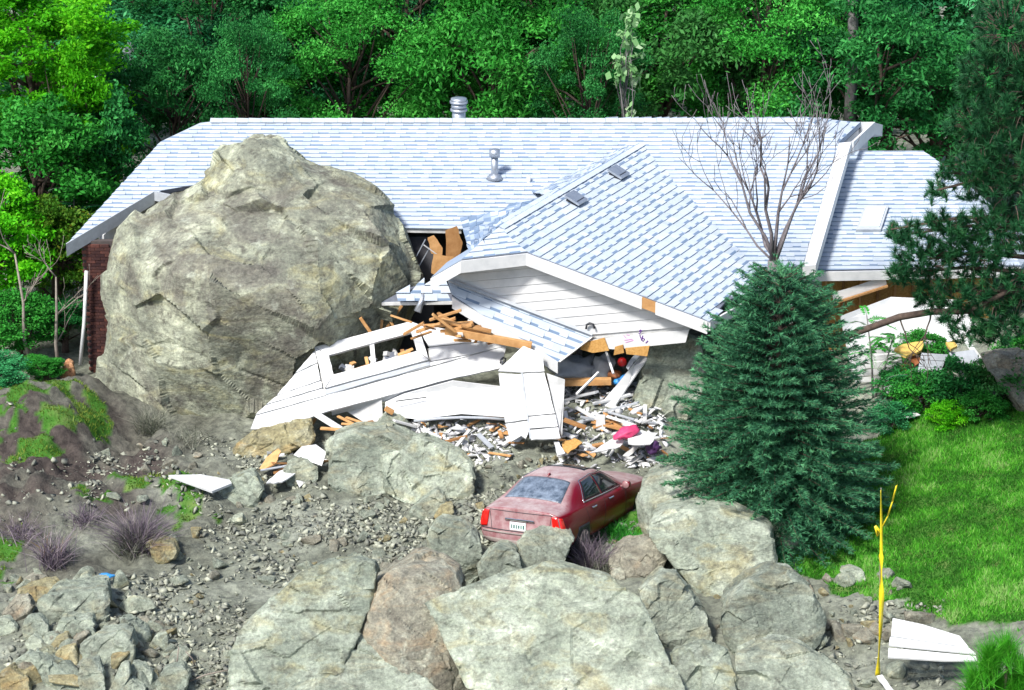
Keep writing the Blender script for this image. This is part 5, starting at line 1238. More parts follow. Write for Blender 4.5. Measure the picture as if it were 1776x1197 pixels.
fpiece('siding_board', [(444, 721.5), (460, 706), (559, 677), (568, 690), (600, 678)], .012, .04)
fpiece('siding_board', [(462, 704.5), (480, 690), (557, 664), (559, 675)], .02, .045)
fpiece('siding_board', [(481, 688.5), (512, 652), (551, 634), (556, 662.5)], .03, .04)
fpiece('siding_board', [(513, 650), (546, 612), (551, 632)], .035, .04)
fpiece('siding_board', [(602, 677), (745, 631), (820, 617.5), (740, 639)], .012, .04)
fpiece('siding_board', [(748, 629), (744, 606), (850, 595), (876, 603), (822, 616)], .02, .04)
fpiece('siding_board', [(744, 604), (722, 566), (731, 565), (820, 585), (848, 594)], .03, .04)
fpiece('window_frame', [(546, 608), (571, 622), (579, 655), (564, 678)], .05, .06, tone=.6); fpiece('window_frame', [(546, 607), (711, 563), (716, 581), (571, 621)], .05, .06, tone=.65)
fpiece('window_frame', [(712, 563), (724, 567), (744, 628), (723, 613), (714, 582)], .05, .06, tone=.6); fpiece('window_frame', [(580, 655), (723, 614), (743, 629), (566, 678)], .05, .06, tone=.65)
fpiece('shaded_sill_side', [(565, 679.5), (745, 630.5), (746, 637), (566, 688)], .03, .05, 'grey_trim', .6)  # sill's shadow side: the grey is shade put into the colour
fpiece('mullion', [(641, 600), (649, 598), (652, 630), (645, 633)], .0, .06)
fpiece('sheathing_backing', [(470, 722), (560, 640), (565, 676), (745, 628), (742, 604), (860, 602), (865, 632), (785, 654), (573, 708)], -.05, .04, 'white_dirty', .5)
mb = MB(); mb.prism([fwp(575, 714, 0), fwp(786, 658, 0), fwp(786, 658, 0) + Vector((0, .1, -.13)), fwp(575, 714, 0) + Vector((0, .1, -.13))], (0, .06, 0), .5); mb.build('bottom_plate', M['grey_trim'], fwall)
mb = MB(); mb.tube([fwp(u, v, .12) for u, v in ((868, 636), (869, 630), (873, 626), (877, 628), (876, 634), (872, 637))], .022, 6); mb.build('wall_lamp_bracket', M['dark_metal'], fwall, True)
for (a, b_, t_) in (((590, 640), (640, 626), .2), ((600, 648), (622, 634), .6), ((640, 640), (634, 612), .9), ((660, 622), (712, 604), .3), ((690, 606), (716, 598), .8)):
    mb = MB(); mb.bar(fwp(*a, -.22), fwp(*b_, -.16), .07, .05, FWN, t_); o = mb.build('splintered_stud', M['wood'], None); tag(o, 'splintered stud seen through the %s of the fallen window frame' % {.2: 'left corner', .6: 'lower left part', .9: 'middle', .3: 'right half', .8: 'top right corner'}[t_], 'stud')
for i in range(26):
    u = random.uniform(580, 715); t_ = (u - 578)/(720 - 578); v = random.uniform(624 - 40*t_, 650 - 40*t_); p = fwp(u, v, -.28)
    mb = MB(); mb.box(p, (random.uniform(.08, .3), random.uniform(.05, .16), random.uniform(.03, .1)), (random.uniform(-1, 1), random.uniform(-1, 1), random.uniform(0, 3)), random.random()); tag(mb.build('rubble_piece', M[random.choice(('white', 'white_dirty', 'wood', 'white', 'felt'))], None), 'broken piece of rubble seen through the fallen window frame', 'rubble', 'rubble inside the fallen window frame')
# lower bulging panel
LY = PG(780, 735).y - .1
def lp(u, v, d=0.0): return PY(u, v, LY + d)
low = thing('lower_wall', 'bulging white wall panel standing under the collapsed sided wall', 'wall', PG(780, 735))
mb = MB(); mb.prism([lp(668, 698, .35), lp(700, 684, .3), lp(785, 661, .25), lp(868, 671, .3), lp(880, 724, 0), lp(800, 718, -.12), lp(724, 727, 0), lp(668, 722, .2)], (0, .1, -.02), .55); lpan = mb.build('panel', M['white'], low)
mb = MB(); pts = [(718, 730), (760, 726), (800, 724), (840, 725), (882, 728)]; mb.tube([lp(u, v, -.1 - .05*math.sin(i)) for i, (u, v) in enumerate(pts)], .035, 6); mb.build('bottom_strip', M['grey_trim'], low, True)
mb = MB(); mb.bar(lp(686, 696, .1), lp(740, 689, .08), .02, .012, (0, -1, 0)); mb.build('crack', M['dark_metal'], low)
slab('wall_scrap', 'bluish white torn wall piece left of the bulging panel', 'wall piece', [lp(602, 714, .3), lp(662, 692, .35), lp(664, 728, .2), lp(640, 738, .15)], (0, .06, 0), 'white_dirty', .5)
# folded garage door panels
dr = thing('garage_door', 'torn white garage door panels folded down in front of the opening', 'door', PG(925, 772))
d0 = [PZ(886, 770, .45), PZ(972, 764, .5), PZ(925, 605, 1.9)]; DN = planen(*d0)
def dp(u, v, h=0.0): return hit(u, v, d0[0], DN) + DN*h
for nm, px, h in (('door_panel', [(864, 647), (908, 604), (941, 619), (944, 648), (905, 650)], .10), ('door_panel', [(865, 650), (904, 652), (914, 730), (876, 735)], .06), ('door_panel', [(877, 737), (914, 732), (918, 745), (912, 762), (904, 757), (886, 768)], .04), ('door_panel', [(907, 652), (944, 650), (962, 720), (916, 724)], .085), ('door_panel', [(917, 726), (963, 722), (967, 742), (919, 746)], .07), ('door_panel', [(919, 748), (968, 744), (972, 762), (921, 765)], .055)):
    mb = MB(); mb.prism([dp(u, v, h) for u, v in jag(px, .5, 6)], -DN*.045, random.uniform(.5, .7)); mb.build(nm, M['white'], dr)
mb = MB(); mb.prism([dp(948, 648, .02), dp(980, 654, -.1), dp(975, 752, -.1), dp(970, 750, .0)], -DN*.03, .45); mb.build('torn_flap', M['white_dirty'], dr)
mb = MB(); mb.bar(dp(905, 652, .11), dp(920, 764, .06), .03, .02, DN, .3); mb.build('seam_strip', M['grey_trim'], dr)

# ------------------------------------------------------------------ lumber and scraps, each its own thing
def beam(label, a, b_, wd, hg, mat='wood', tone=.5, name='beam', cat='beam', za=None, zb=None, Ya=None, Yb=None, up=(0, 0, 1), group=None):
    A = PZ(*a, za) if za is not None else (PY(*a, Ya) if Ya else PGH(*a)); B_ = PZ(*b_, zb) if zb is not None else (PY(*b_, Yb) if Yb else PGH(*b_))
    mb = MB(); mb.bar(A, B_, wd, hg, up, tone); o = mb.build(name, M[mat], None, bevel=.004); return tag(o, label, cat, group)
gy_ = gw(900, 560).y
beam('long orange beam lying behind the collapsed white wall', (772, 573), (922, 600), .10, .17, Ya=gy_ - .55, Yb=gy_ - .75, tone=.6)
beam('square orange beam across the garage opening', (978, 663), (1060, 661), .16, .14, Ya=49.9, Yb=49.9, tone=.75)
beam('upright orange post under the torn roof corner', (664, 530), (659, 582), .09, .09, Ya=51.3, Yb=51.3, up=(0, 1, 0), tone=.7, cat='post')
beam('slanted thin orange brace right of the upright post', (697, 530), (664, 578), .06, .06, Ya=51.4, Yb=51.3, up=(0, 1, 0), tone=.4, cat='brace')
beam('short yellow brace crossing the upright post', (667, 538), (690, 580), .06, .05, Ya=51.25, Yb=51.25, up=(0, 1, 0), tone=.8, cat='brace')
beam('short splintered orange stick against the giant boulder', (625, 551), (648, 584), .07, .06, Ya=50.6, Yb=50.6, up=(0, 1, 0), tone=.5, cat='stick')
JUM = [((722, 576), (790, 552), .5, 'brown plank slanting up under the pent roof'), ((735, 566), (820, 560), .75, 'pale plank lying level under the pent roof'), ((758, 551), (858, 584), .95, 'long yellow plank sloping right under the pent roof'), ((800, 563), (852, 575), .35, 'short red brown plank beside the long yellow plank'), ((745, 555), (800, 538), .45, 'thin brown lath under the roof corner'), ((790, 575), (750, 545), .6, 'thin broken lath crossing the planks under the pent roof'), ((700, 580), (735, 560), .3, 'dark splintered plank at the top left of the collapsed wall')]
for i, (a, b_, t_, lab) in enumerate(JUM): beam(lab, a, b_, random.uniform(.08, .16), .05, Ya=gy_ - .35 - .08*i, Yb=gy_ - .4 - .08*i, tone=t_, name='plank', cat='plank')
beam('thin white stick leaning over the square beam', (1038, 646), (1000, 684), .05, .05, 'white', Ya=49.6, Yb=48.9, name='stick', cat='stick')
beam('white bent pipe hanging under the garage wall', (1050, 606), (1064, 648), .05, .05, 'white', Ya=50.2, Yb=49.7, name='pipe', cat='pipe', up=(0, 1, 0))
beam('brown broken plank right of the garage door panels', (978, 728), (1016, 742), .13, .06, tone=.15, za=.75, zb=.6, name='plank', cat='plank')
beam('white trim strip beside the white card', (1052, 722), (1102, 738), .09, .03, 'white', za=.6, zb=.55, name='trim_strip', cat='trim')
beam('thin grey rail behind the white trim strip', (1055, 715), (1100, 728), .05, .04, 'grey_trim', za=.6, zb=.55, name='rail', cat='rail')
beam('white plank pointing down from the fallen wall', (545, 716), (612, 758), .20, .04, 'white', za=.75, zb=.35, name='plank', cat='plank')
beam('thin splintered plank under the fallen wall', (556, 743), (662, 750), .10, .04, za=.55, zb=.55, tone=.9, name='plank', cat='plank')
beam('short dark red block on the splintered plank', (642, 733), (656, 748), .12, .10, za=.6, zb=.6, tone=.1, name='block', cat='block')
for i, (a, b_, lab) in enumerate((((586, 722), (630, 744), 'orange splinter curving from the fallen wall'), ((600, 724), (655, 742), 'long orange splinter under the fallen wall'), ((592, 735), (640, 738), 'lowest orange splinter under the fallen wall'))): beam(lab, a, b_, .07, .03, za=.62, zb=.6, tone=.7 + .1*i, name='splinter', cat='splinter')
beam('torn orange wood tip above the dark grey stone', (668, 708), (682, 716), .1, .1, 'wood', Ya=LY-.05, Yb=LY-.05, tone=.5, name='splinter', cat='splinter')
def scrap(label, px, z=None, Y=None, th=.02, mat='white', tone=.55, name='scrap', cat='scrap', group=None, lift=.06, parent=None, zs=None):
    if zs:
        pts = [PZ(u, v, q) for (u, v), q in zip(px, zs)]; pl = planen(pts[0], pts[len(pts)//3], pts[2*len(pts)//3]); dev = max(abs((p - pts[0]).dot(pl)) for p in pts)
        if dev < .12: pts = [hit(u, v, pts[0], pl) for u, v in jag(px, 1.0)]
    elif Y: pts = [PY(u, v, Y) for u, v in jag(px, 1.0)]
    else:
        pts = [PGH(u, v) + Vector((0, 0, lift)) for u, v in px]; zc = max(p.z for p in pts) if z is None else z; pts = [PZ(u, v, zc) for u, v in jag(px)]
    mb = MB(); mb.prism(pts, Vector((0, .004, -th)), tone); o = mb.build(name, M[mat], None); return tag(o, label, cat, group)
scrap('white board jutting out of the soil on the left', [(292, 824), (350, 823), (398, 832), (402, 838), (368, 852)], th=.05, zs=[.75, .72, .5, .45, .45], name='board', cat='board')
wp_ = thing('white_panel', 'white six sided panel with a round black hole beside the olive boulder', 'panel', PGH(535, 805))
mb = MB(); hx = [PZ(u, v, z_) for u, v, z_ in ((509, 789, .45), (524, 774, .6), (548, 771, .6), (566, 784, .55), (558, 808, .3), (535, 800, .35))]; mb.prism(hx, (0, .03, -.03), .6); mb.build('panel', M['white'], wp_)
mb = MB(); hn = planen(*hx[:3]); c = hit(551, 790, hx[0], hn); mb.tube([c + hn*.012, c + hn*.002], .055, 14); mb.build('hole', M['dark_metal'], wp_)
scrap('orange flat shard left of the white panel with the hole', [(450, 812), (462, 793), (482, 778), (487, 783), (478, 803), (455, 815)], zs=[.2, .35, .5, .5, .35, .2], mat='wood', tone=.9, name='shard', cat='shard', th=.03)
beam('long thin grey batten below the orange shard', (452, 816), (520, 804), .05, .03, 'grey_trim', za=.25, zb=.3, name='batten', cat='batten')
scrap('crumpled white sheet under the grey batten', [(478, 822), (500, 810), (515, 812), (505, 822), (520, 818), (490, 835), (462, 838)], mat='white', th=.03, lift=.15)
# right of the door
scrap('long white siding strip leaning on the upright grey boulder', [(1042, 700), (1064, 708), (1090, 668), (1122, 622), (1117, 606), (1100, 630), (1066, 672)], zs=[.55, .5, .9, 1.45, 1.55, 1.35, .9], th=.05, name='siding_strip', cat='siding')
scrap('grey open metal frame above the white siding strip', [(1090, 640), (1100, 626), (1118, 608), (1116, 604), (1096, 620), (1086, 636)], zs=[1.3, 1.4, 1.62, 1.65, 1.5, 1.35], mat='grey_trim', th=.03, name='frame', cat='frame')
scrap('upright white card standing in the debris', [(1034, 718), (1050, 719), (1050, 745), (1034, 744)], Y=PG(1042, 748).y, th=.03, name='card', cat='card', tone=.7)
scrap('white sheet under the pink cloth', [(1022, 786), (1060, 762), (1075, 752), (1088, 758), (1075, 775), (1045, 782)], lift=.2, tone=.65, name='sheet', cat='sheet')
scrap('bent white sheet right of the pink cloth', [(1088, 758), (1105, 746), (1140, 752), (1128, 770), (1090, 770)], lift=.3, tone=.7, name='sheet', cat='sheet')
scrap('grey white plank below the bent white sheet', [(1080, 790), (1108, 768), (1114, 770), (1090, 792)], lift=.15, mat='white_dirty', name='plank', cat='plank')
scrap('yellow sheathing scrap below the garage door', [(974, 768), (996, 760), (1010, 768), (985, 786), (976, 780)], lift=.15, mat='osb', tone=.95, name='sheathing_scrap', cat='scrap')
scrap('white triangular shard under the garage door', [(960, 766), (970, 765), (980, 786), (968, 790)], lift=.2, name='shard', cat='shard')
def colmat(name, c, rough=.6):
    m, n, l, b = newmat(name); t = noise(n, l, 9, 5, .6); r = ramp(n, [(.3, tuple(x*.75 for x in c)), (.7, c)]); l.new(t.outputs[0], r.inputs[0]); l.new(r.outputs[0], b.inputs['Base Color']); b.inputs['Roughness'].default_value = rough; return m
M['pink'] = colmat('pink_cloth', (.62, .05, .16)); M['red'] = colmat('red_plastic', (.7, .02, .02), .35); M['blue'] = colmat('blue_tarp', (.05, .32, .75), .4); M['yellow'] = colmat('yellow_tape', (.85, .68, .02), .35); M['violet'] = colmat('dark_violet_cloth', (.06, .02, .09)); M['brown'] = colmat('brown_cloth', (.35, .12, .04)); M['insul'] = colmat('yellow_insulation', (.75, .5, .12), .95)
def lump(label, u, v, z, sx, sy, sz, mat, name, cat, seed, rot=0.0, amp=.25, Y=None):
    bm = bmesh.new(); bmesh.ops.create_icosphere(bm, subdivisions=3, radius=1.0); P = np.array([tuple(q.co) for q in bm.verts]); d = 1 + fbm(P*1.8, 4, seed)*amp*2 + (fbm(P*5, 3, seed+2)*.35 if amp > .1 else 0)
    for q, k in zip(bm.verts, d): q.co = q.co*float(k); q.co.x *= sx; q.co.y *= sy; q.co.z *= sz
    me = bpy.data.meshes.new(name); bm.to_mesh(me); bm.free(); me.materials.append(M[mat]); me.polygons.foreach_set('use_smooth', [True]*len(me.polygons)); me.transform(Matrix.Translation((0, 0, sz*.8)))
    o = bpy.data.objects.new(name, me); COL.objects.link(o); o.location = PZ(u, v, z) if Y is None else PY(u, v, Y); o.rotation_euler = (0, rot, .3); ORG[o.name] = o.location.copy(); return tag(o, label, cat)
lump('crumpled bright pink cloth on the white debris', 1088, 757, .55, .27, .16, .12, 'pink', 'cloth', 'cloth', 3, -.25); lump('dark violet cloth scrap beside the spruce', 1132, 785, .3, .16, .14, .14, 'violet', 'cloth', 'cloth', 4)
lump('brown cloth bundle under the red ball', 1066, 655, .95, .17, .14, .10, 'brown', 'bundle', 'bundle', 6); lump('blue plastic tarp scrap beside the white siding strip', 1078, 664, .85, .18, .12, .09, 'blue', 'tarp', 'tarp', 7, -.3)
lump('small blue plastic scrap on the left rubble', 186, 1000, .3, .14, .09, .03, 'blue', 'plastic_scrap', 'scrap', 8, .2); lump('round red plastic ball in the garage opening', 1079, 634, 1.25, .105, .105, .105, 'red', 'ball', 'ball', 9, 0, .02)
lump('grey stuffed bag in the garage opening', 1002, 655, .75, .55, .35, .28, 'grey_trim', 'bag', 'bag', 11, 0, .5, Y=50.6); lump('crumpled white sheet in the garage opening', 1040, 655, .9, .25, .25, .32, 'white_dirty', 'sheet', 'sheet', 12, .3, .3, Y=50.5)
# broken bits: individuals near, then uncountable
sc_me = []
for k in range(6):
    rr = random.Random(900+k); pts = [Vector((math.cos(a)*rr.uniform(.3, .6), math.sin(a)*rr.uniform(.2, .5), 0)) for a in sorted(rr.uniform(0, 6.28) for _ in range(5))]
    mm = MB(); mm.prism(pts, (0, 0, .06), .3 + .1*k); me = mm.mesh('plaster_scrap', Vector((0, 0, 0))); me.materials.append(M[('white', 'white', 'white_dirty', 'white', 'wood', 'white_dirty')[k]]); sc_me.append(me)
for (u0, v0, u1, v1), cnt, lab, grp in (((700, 738, 885, 800), 45, 'small white plaster piece below the bulging wall panel', 'plaster pieces below the wall'), ((975, 670, 1060, 800), 50, 'small broken white piece right of the garage door', 'debris right of the garage door'), ((1060, 690, 1150, 808), 50, 'small broken white piece between the pink cloth and the spruce', 'debris beside the spruce'), ((480, 800, 560, 845), 8, 'small white scrap left of the olive boulder', 'scraps left of the olive boulder')):
    for _ in range(cnt):
        p = PGH(random.uniform(u0, u1), random.uniform(v0, v1)); s = random.uniform(.12, .42); o = bpy.data.objects.new('plaster_scrap', random.choice(sc_me)); COL.objects.link(o)
        o.location = p + Vector((0, 0, .05)); o.scale = (s, s*random.uniform(.4, 1), s); o.rotation_euler = (random.uniform(-.6, .6), random.uniform(-.6, .6), random.uniform(0, 6.28)); tag(o, lab, 'scrap', grp)
M['chips'] = simple('plaster_chips', (.82, .82, .82), (.68, .69, .71), .8, 7, .2, .2, tone=[(0, (.30, .30, .31)), (.22, (.9, .9, .9)), (1, (1.1, 1.1, 1.1))])
scatter_stones('plaster_rubble', 'crushed white plaster and insulation over the debris field', [((690, 735, 890, 805), 1500), ((965, 665, 1155, 812), 2600), ((640, 740, 760, 790), 250), ((500, 790, 560, 840), 100)], .04, .34, M['chips'], 9, 0.22, 0.5)

for (u0, v0, u1, v1), cnt, lab, grp in (((700, 725, 890, 800), 26, 'broken board lying in the rubble below the bulging wall panel', 'broken boards below the wall'), ((970, 660, 1150, 800), 60, 'broken board in the debris between the garage door and the spruce', 'broken boards right of the garage door'), ((440, 745, 560, 830), 9, 'broken board among the rocks under the tip of the fallen wall', 'broken boards under the wall tip'), ((690, 545, 900, 590), 16, 'splintered board in the heap under the pent roof', 'splintered boards under the pent roof')):
    for _ in range(cnt):
        u, v = random.uniform(u0, u1), random.uniform(v0, v1)
        if v1 < 600: v = 548 + (u - 690)*.17 + random.uniform(0, 28); p = PY(u, v, gy_ - .5)
        else: p = PGH(u, v) + Vector((0, 0, .1))
        L_b = random.uniform(.25, .9); an = random.uniform(0, 6.28); d_ = Vector((math.cos(an), math.sin(an)*.8, random.uniform(-.12, .45))).normalized()
        mt = random.choice(('white', 'white', 'white_dirty', 'wood', 'wood', 'grey_trim')) if v1 > 600 else random.choice(('wood', 'wood', 'wood', 'white_dirty'))
        mb = MB(); mb.bar(p, p + d_*L_b, random.uniform(.04, .14), random.uniform(.015, .05), (0, 0, 1), random.random()); col = {'white': 'white', 'white_dirty': 'dirty white', 'wood': 'orange wooden', 'grey_trim': 'grey'}[mt]
        tag(mb.build('broken_board', M[mt], None), col + ' ' + lab, 'board', grp)
# inside the torn roof hole
hy = 54.3
for i, (px, mt, tn, lab) in enumerate((([(748, 470), (752, 440), (786, 445), (790, 470), (770, 482)], 'wood', .8, 'tan plywood sheet at the bottom of the roof hole'), ([(772, 400), (792, 392), (802, 420), (795, 452), (775, 450)], 'wood', .25, 'red orange broken board at the right of the roof hole'), ([(742, 412), (752, 408), (768, 430), (766, 444), (748, 436)], 'wood', .9, 'pale splintered board in the middle of the roof hole'))):
    scrap(lab, px, Y=52.9 + .25*i, th=.05, mat=mt, tone=tn, name='broken_board', cat='board')
for i, (a, b_, lab) in enumerate((((722, 445), (738, 415), 'thin grey pipe left in the roof hole'), ((735, 425), (772, 452), 'thin white cable crossing the roof hole'), ((722, 470), (745, 430), 'thin dark grey rod in the roof hole'))): beam(lab, a, b_, .025, .025, 'metal' if i != 1 else 'white', Ya=53.0, Yb=53.1, name='rod', cat='rod', up=(0, 1, 0))
# right wing debris
scrap('white panel strip leaning under the wing eave', [(1444, 508), (1535, 480), (1538, 492), (1448, 522)], Y=53.0, th=.08, name='panel', cat='panel', tone=.6)
beam('brown batten below the white panel strip', (1450, 525), (1540, 496), .05, .07, 'wood', Ya=52.95, Yb=52.95, tone=.4, name='batten', cat='batten', up=(0, 1, 0))
scrap('large white wall panel leaning in front of the wing', [(1458, 548), (1545, 515), (1660, 520), (1720, 600), (1600, 600), (1555, 640), (1478, 645)], zs=[1.75, 2.05, 2.0, 1.1, 1.05, .6, .55], th=.08, name='leaning_panel', cat='panel', tone=.6)
for i in range(5):
    scrap('loose white siding board, %s of the five below the leaning panel' % ('topmost', 'second', 'middle', 'fourth', 'lowest')[i], [(1470 + i*3, 606 + i*12), (1560 + i*2, 602 + i*12), (1562 + i*2, 609 + i*12), (1472 + i*3, 614 + i*12)], Y=51.3 - i*.15, th=.04, name='siding_board', cat='board', tone=.5)
sl = thing('slatted_panel', 'grey slatted wall panel tipped over beside the shrubs', 'panel', PGH(1600, 700)); s0 = [PZ(1596, 612, 1.75), PZ(1645, 614, 1.75), PZ(1582, 695, .75)]; SN = planen(*s0)
for i in range(7):
    v0 = 612 + i*12; mb = MB(); ua, ub = 1598 - i*2.4, 1644 - i*5.0; uc, ud = 1598 - (i+.95)*2.4, 1644 - (i+.95)*5.0
    mb.prism([hit(ua, v0, s0[0], SN), hit(ub, v0 + 3, s0[0], SN), hit(ud, v0 + 14, s0[0], SN), hit(uc, v0 + 11.4, s0[0], SN)], -SN*.03 + Vector((0, 0, -.01)), random.uniform(.3, .7)); mb.build('slat', M['grey_trim'], sl)
scrap('pale crumpled metal sheet right of the slatted panel', [(1646, 612), (1690, 606), (1700, 622), (1680, 632), (1655, 628)], zs=[1.5, 1.55, 1.4, 1.3, 1.35], mat='grey_trim', th=.03, name='metal_sheet', cat='sheet')
beam('white board leaning right of the slatted panel', (1674, 588), (1698, 622), .12, .05, 'white', Ya=51.0, Yb=50.8, name='board', cat='board', up=(0, 1, 0))
for px, zz_, mt, tn, lab in (([(1550, 606), (1566, 596), (1602, 591), (1598, 606), (1590, 612), (1572, 618)], 1.55, 'insul', .9, 'torn yellow insulation behind the slatted panel'), ([(1574, 616), (1590, 611), (1598, 622), (1588, 634)], 1.4, 'brown', .6, 'orange insulation scrap left of the slatted panel'), ([(1558, 634), (1572, 628), (1584, 636), (1574, 644), (1560, 642)], 1.15, 'insul', .9, 'cream insulation scrap left of the slatted panel'), ([(1640, 594), (1654, 590), (1660, 600), (1648, 606)], 1.65, 'insul', .9, 'yellow insulation tuft above the metal sheet')):
    scrap(lab, jag(px, 2.0, 5), zs=None, z=zz_, mat=mt, tone=tn, name='insulation', cat='insulation', th=.06)
scrap('folded white paper at the upper lawn edge', [(1562, 716), (1582, 712), (1596, 720), (1575, 724)], lift=.12, name='paper', cat='paper', tone=.7); scrap('small pinkish scrap beside the spruce', [(1532, 672), (1545, 668), (1556, 676), (1540, 682)], zs=[.9, .95, .9, .85], mat='white_dirty', name='paper', cat='paper', tone=.8)
# white siding sheet on the lawn
ws = thing('siding_sheet', 'loose white siding sheet lying at the lawn edge beside the yellow tape', 'siding', PGH(1610, 1130)); q0 = [PZ(1540, 1142, .85), PZ(1548, 1076, 1.1), PZ(1690, 1142, .85)]; QN = planen(*q0)
for px, h in (([(1548, 1075), (1600, 1086), (1664, 1106), (1680, 1126), (1545, 1106)], .04), ([(1543, 1109), (1681, 1129), (1692, 1138), (1541, 1123)], .06), ([(1541, 1125), (1692, 1139.5), (1694, 1147), (1640, 1147), (1540, 1141)], .02)):
    mb = MB(); mb.prism([hit(u, v, q0[0], QN) + QN*h for u, v in px], -QN*.035, .6); mb.build('siding_board', M['white'], ws)
scrap('white torn strip at the foot of the yellow tape', [(1520, 1172), (1530, 1170), (1550, 1196), (1540, 1200)], lift=.1, tone=.6, name='strip', cat='scrap')
# yellow tape on its stake
def weld(o):
    bm = bmesh.new(); bm.from_mesh(o.data); bmesh.ops.remove_doubles(bm, verts=bm.verts, dist=.002); bmesh.ops.recalc_face_normals(bm, faces=bm.faces); bm.to_mesh(o.data); bm.free()
tb_ = PGH(1524, 1172); tpx = [(1522, 1172), (1527, 1100), (1529, 1040), (1528, 980), (1529, 920), (1528, 850)]
tape = thing('caution_tape', 'yellow caution tape strip hanging on a thin stake at the lawn edge', 'tape', tb_)
mb = MB(); mb.tube([tb_ - Vector((0, 0, .1)), PY(1528, 846, tb_.y + .02)], .007, 6); mb.build('stake', M['bark_pale'], tape, True)
mb = MB(); N_ = 60; L_, R_ = [], []
for i in range(N_+1):
    t = i/N_*(len(tpx)-1); k = min(int(t), len(tpx)-2); fr_ = t-k; u = tpx[k][0]*(1-fr_) + tpx[k+1][0]*fr_; v = tpx[k][1]*(1-fr_) + tpx[k+1][1]*fr_; c = PY(u, v, tb_.y - .06); an = 1.1*math.sin(t*1.7) + .3*math.sin(t*4); w2 = .045*(1 if i < 40 else .6)
    L_.append(c + Vector((math.cos(an)*w2, math.sin(an)*w2, 0))); R_.append(c - Vector((math.cos(an)*w2, math.sin(an)*w2, 0)))
for i in range(N_): mb.face([L_[i], L_[i+1], R_[i+1], R_[i]])
o = mb.build('tape', M['yellow'], tape, True); weld(o); so = o.modifiers.new('t', 'SOLIDIFY'); so.thickness = .004
mb = MB(); pts = [(1529, 925), (1518, 912), (1522, 930), (1540, 895), (1548, 870), (1555, 842)]
for (a, b_) in zip(pts[:-1], pts[1:]):
    A, B_ = PY(*a, tb_.y - .05), PY(*b_, tb_.y - .05); sd_ = Vector((.02, .01, .01)); mb.face([A - sd_, B_ - sd_*.8, B_ + sd_*.8, A + sd_])
o = mb.build('tape_tail', M['yellow'], tape, True); weld(o); so = o.modifiers.new('t', 'SOLIDIFY'); so.thickness = .004

# ------------------------------------------------------------------ the red car
carO = PZ(900, 978, .16); yw, pt, rl = math.radians(26), math.radians(-9), math.radians(-4)
CF_ = Vector((math.sin(yw)*math.cos(pt), math.cos(yw)*math.cos(pt), math.sin(pt))); CR_ = Vector((math.cos(yw), -math.sin(yw), 0)); CU_ = CR_.cross(CF_)
CR2 = CR_*math.cos(rl) - CU_*math.sin(rl); CU2 = CU_*math.cos(rl) + CR_*math.sin(rl)
car = thing('car', 'dusty red four door sedan pinned nose down among the rocks', 'car', carO)
car.matrix_world = Matrix(((CF_.x, -CR2.x, CU2.x, carO.x), (CF_.y, -CR2.y, CU2.y, carO.y), (CF_.z, -CR2.z, CU2.z, carO.z), (0, 0, 0, 1)))
ORG[car.name] = Vector((0, 0, 0))
def st(x, *pts, dx=None): return [(x + (dx[i] if dx else 0), y, z) for i, (y, z) in enumerate(pts)]
ST_ = [
 st(.07, (.62, .34), (.80, .40), (.865, .60), (.84, .80), (.79, .965), (.72, 1.03), (.46, 1.065), (.22, 1.08), (0, 1.085)),
 st(.16, (.66, .27), (.85, .37), (.90, .60), (.875, .81), (.825, .975), (.745, 1.045), (.48, 1.085), (.22, 1.10), (0, 1.105)),
 st(.50, (.70, .22), (.885, .35), (.92, .60), (.90, .82), (.86, .975), (.77, 1.06), (.60, 1.09), (.30, 1.115), (0, 1.125)),
 st(.62, (.70, .22), (.89, .35), (.925, .60), (.905, .82), (.865, .975), (.78, 1.07), (.665, 1.13), (.33, 1.16), (0, 1.17)),
 st(1.22, (.70, .21), (.89, .33), (.925, .60), (.91, .82), (.872, .965), (.81, 1.05), (.60, 1.39), (.32, 1.44), (0, 1.455)),
 st(1.40, (.70, .21), (.89, .33), (.925, .60), (.91, .82), (.872, .962), (.815, 1.03), (.60, 1.42), (.32, 1.467), (0, 1.48)),
 st(2.05, (.70, .21), (.885, .33), (.92, .60), (.908, .82), (.872, .955), (.82, 1.01), (.595, 1.435), (.32, 1.48), (0, 1.495)),
 st(2.60, (.70, .21), (.885, .33), (.92, .60), (.908, .82), (.872, .945), (.82, 1.0), (.575, 1.40), (.32, 1.45), (0, 1.465)),
 st(3.35, (.70, .21), (.89, .33), (.92, .60), (.905, .80), (.865, .93), (.80, .985), (.60, 1.03), (.30, 1.05), (0, 1.06)),
 st(3.55, (.70, .22), (.89, .34), (.92, .60), (.90, .79), (.86, .90), (.76, .955), (.52, .99), (.26, 1.01), (0, 1.015)),
 st(4.35, (.68, .24), (.87, .36), (.90, .58), (.87, .74), (.82, .83), (.70, .885), (.48, .91), (.24, .925), (0, .93)),
 st(4.74, (.62, .28), (.78, .38), (.80, .56), (.77, .68), (.72, .75), (.62, .80), (.42, .82), (.2, .83), (0, .835)),
]
bm = bmesh.new(); rings = []
for s in ST_:
    half = [bm.verts.new((x, -y, z)) for x, y, z in s]; other = [bm.verts.new((x, y, z)) for x, y, z in s[:-1]]
    rings.append(half + other[::-1])          # right side up, over the roof, down the left
nR = len(rings[0])
for A_, B_ in zip(rings[:-1], rings[1:]):
    for i in range(nR - 1): bm.faces.new((A_[i], A_[i+1], B_[i+1], B_[i]))
    bm.faces.new((A_[-1], A_[0], B_[0], B_[-1]))
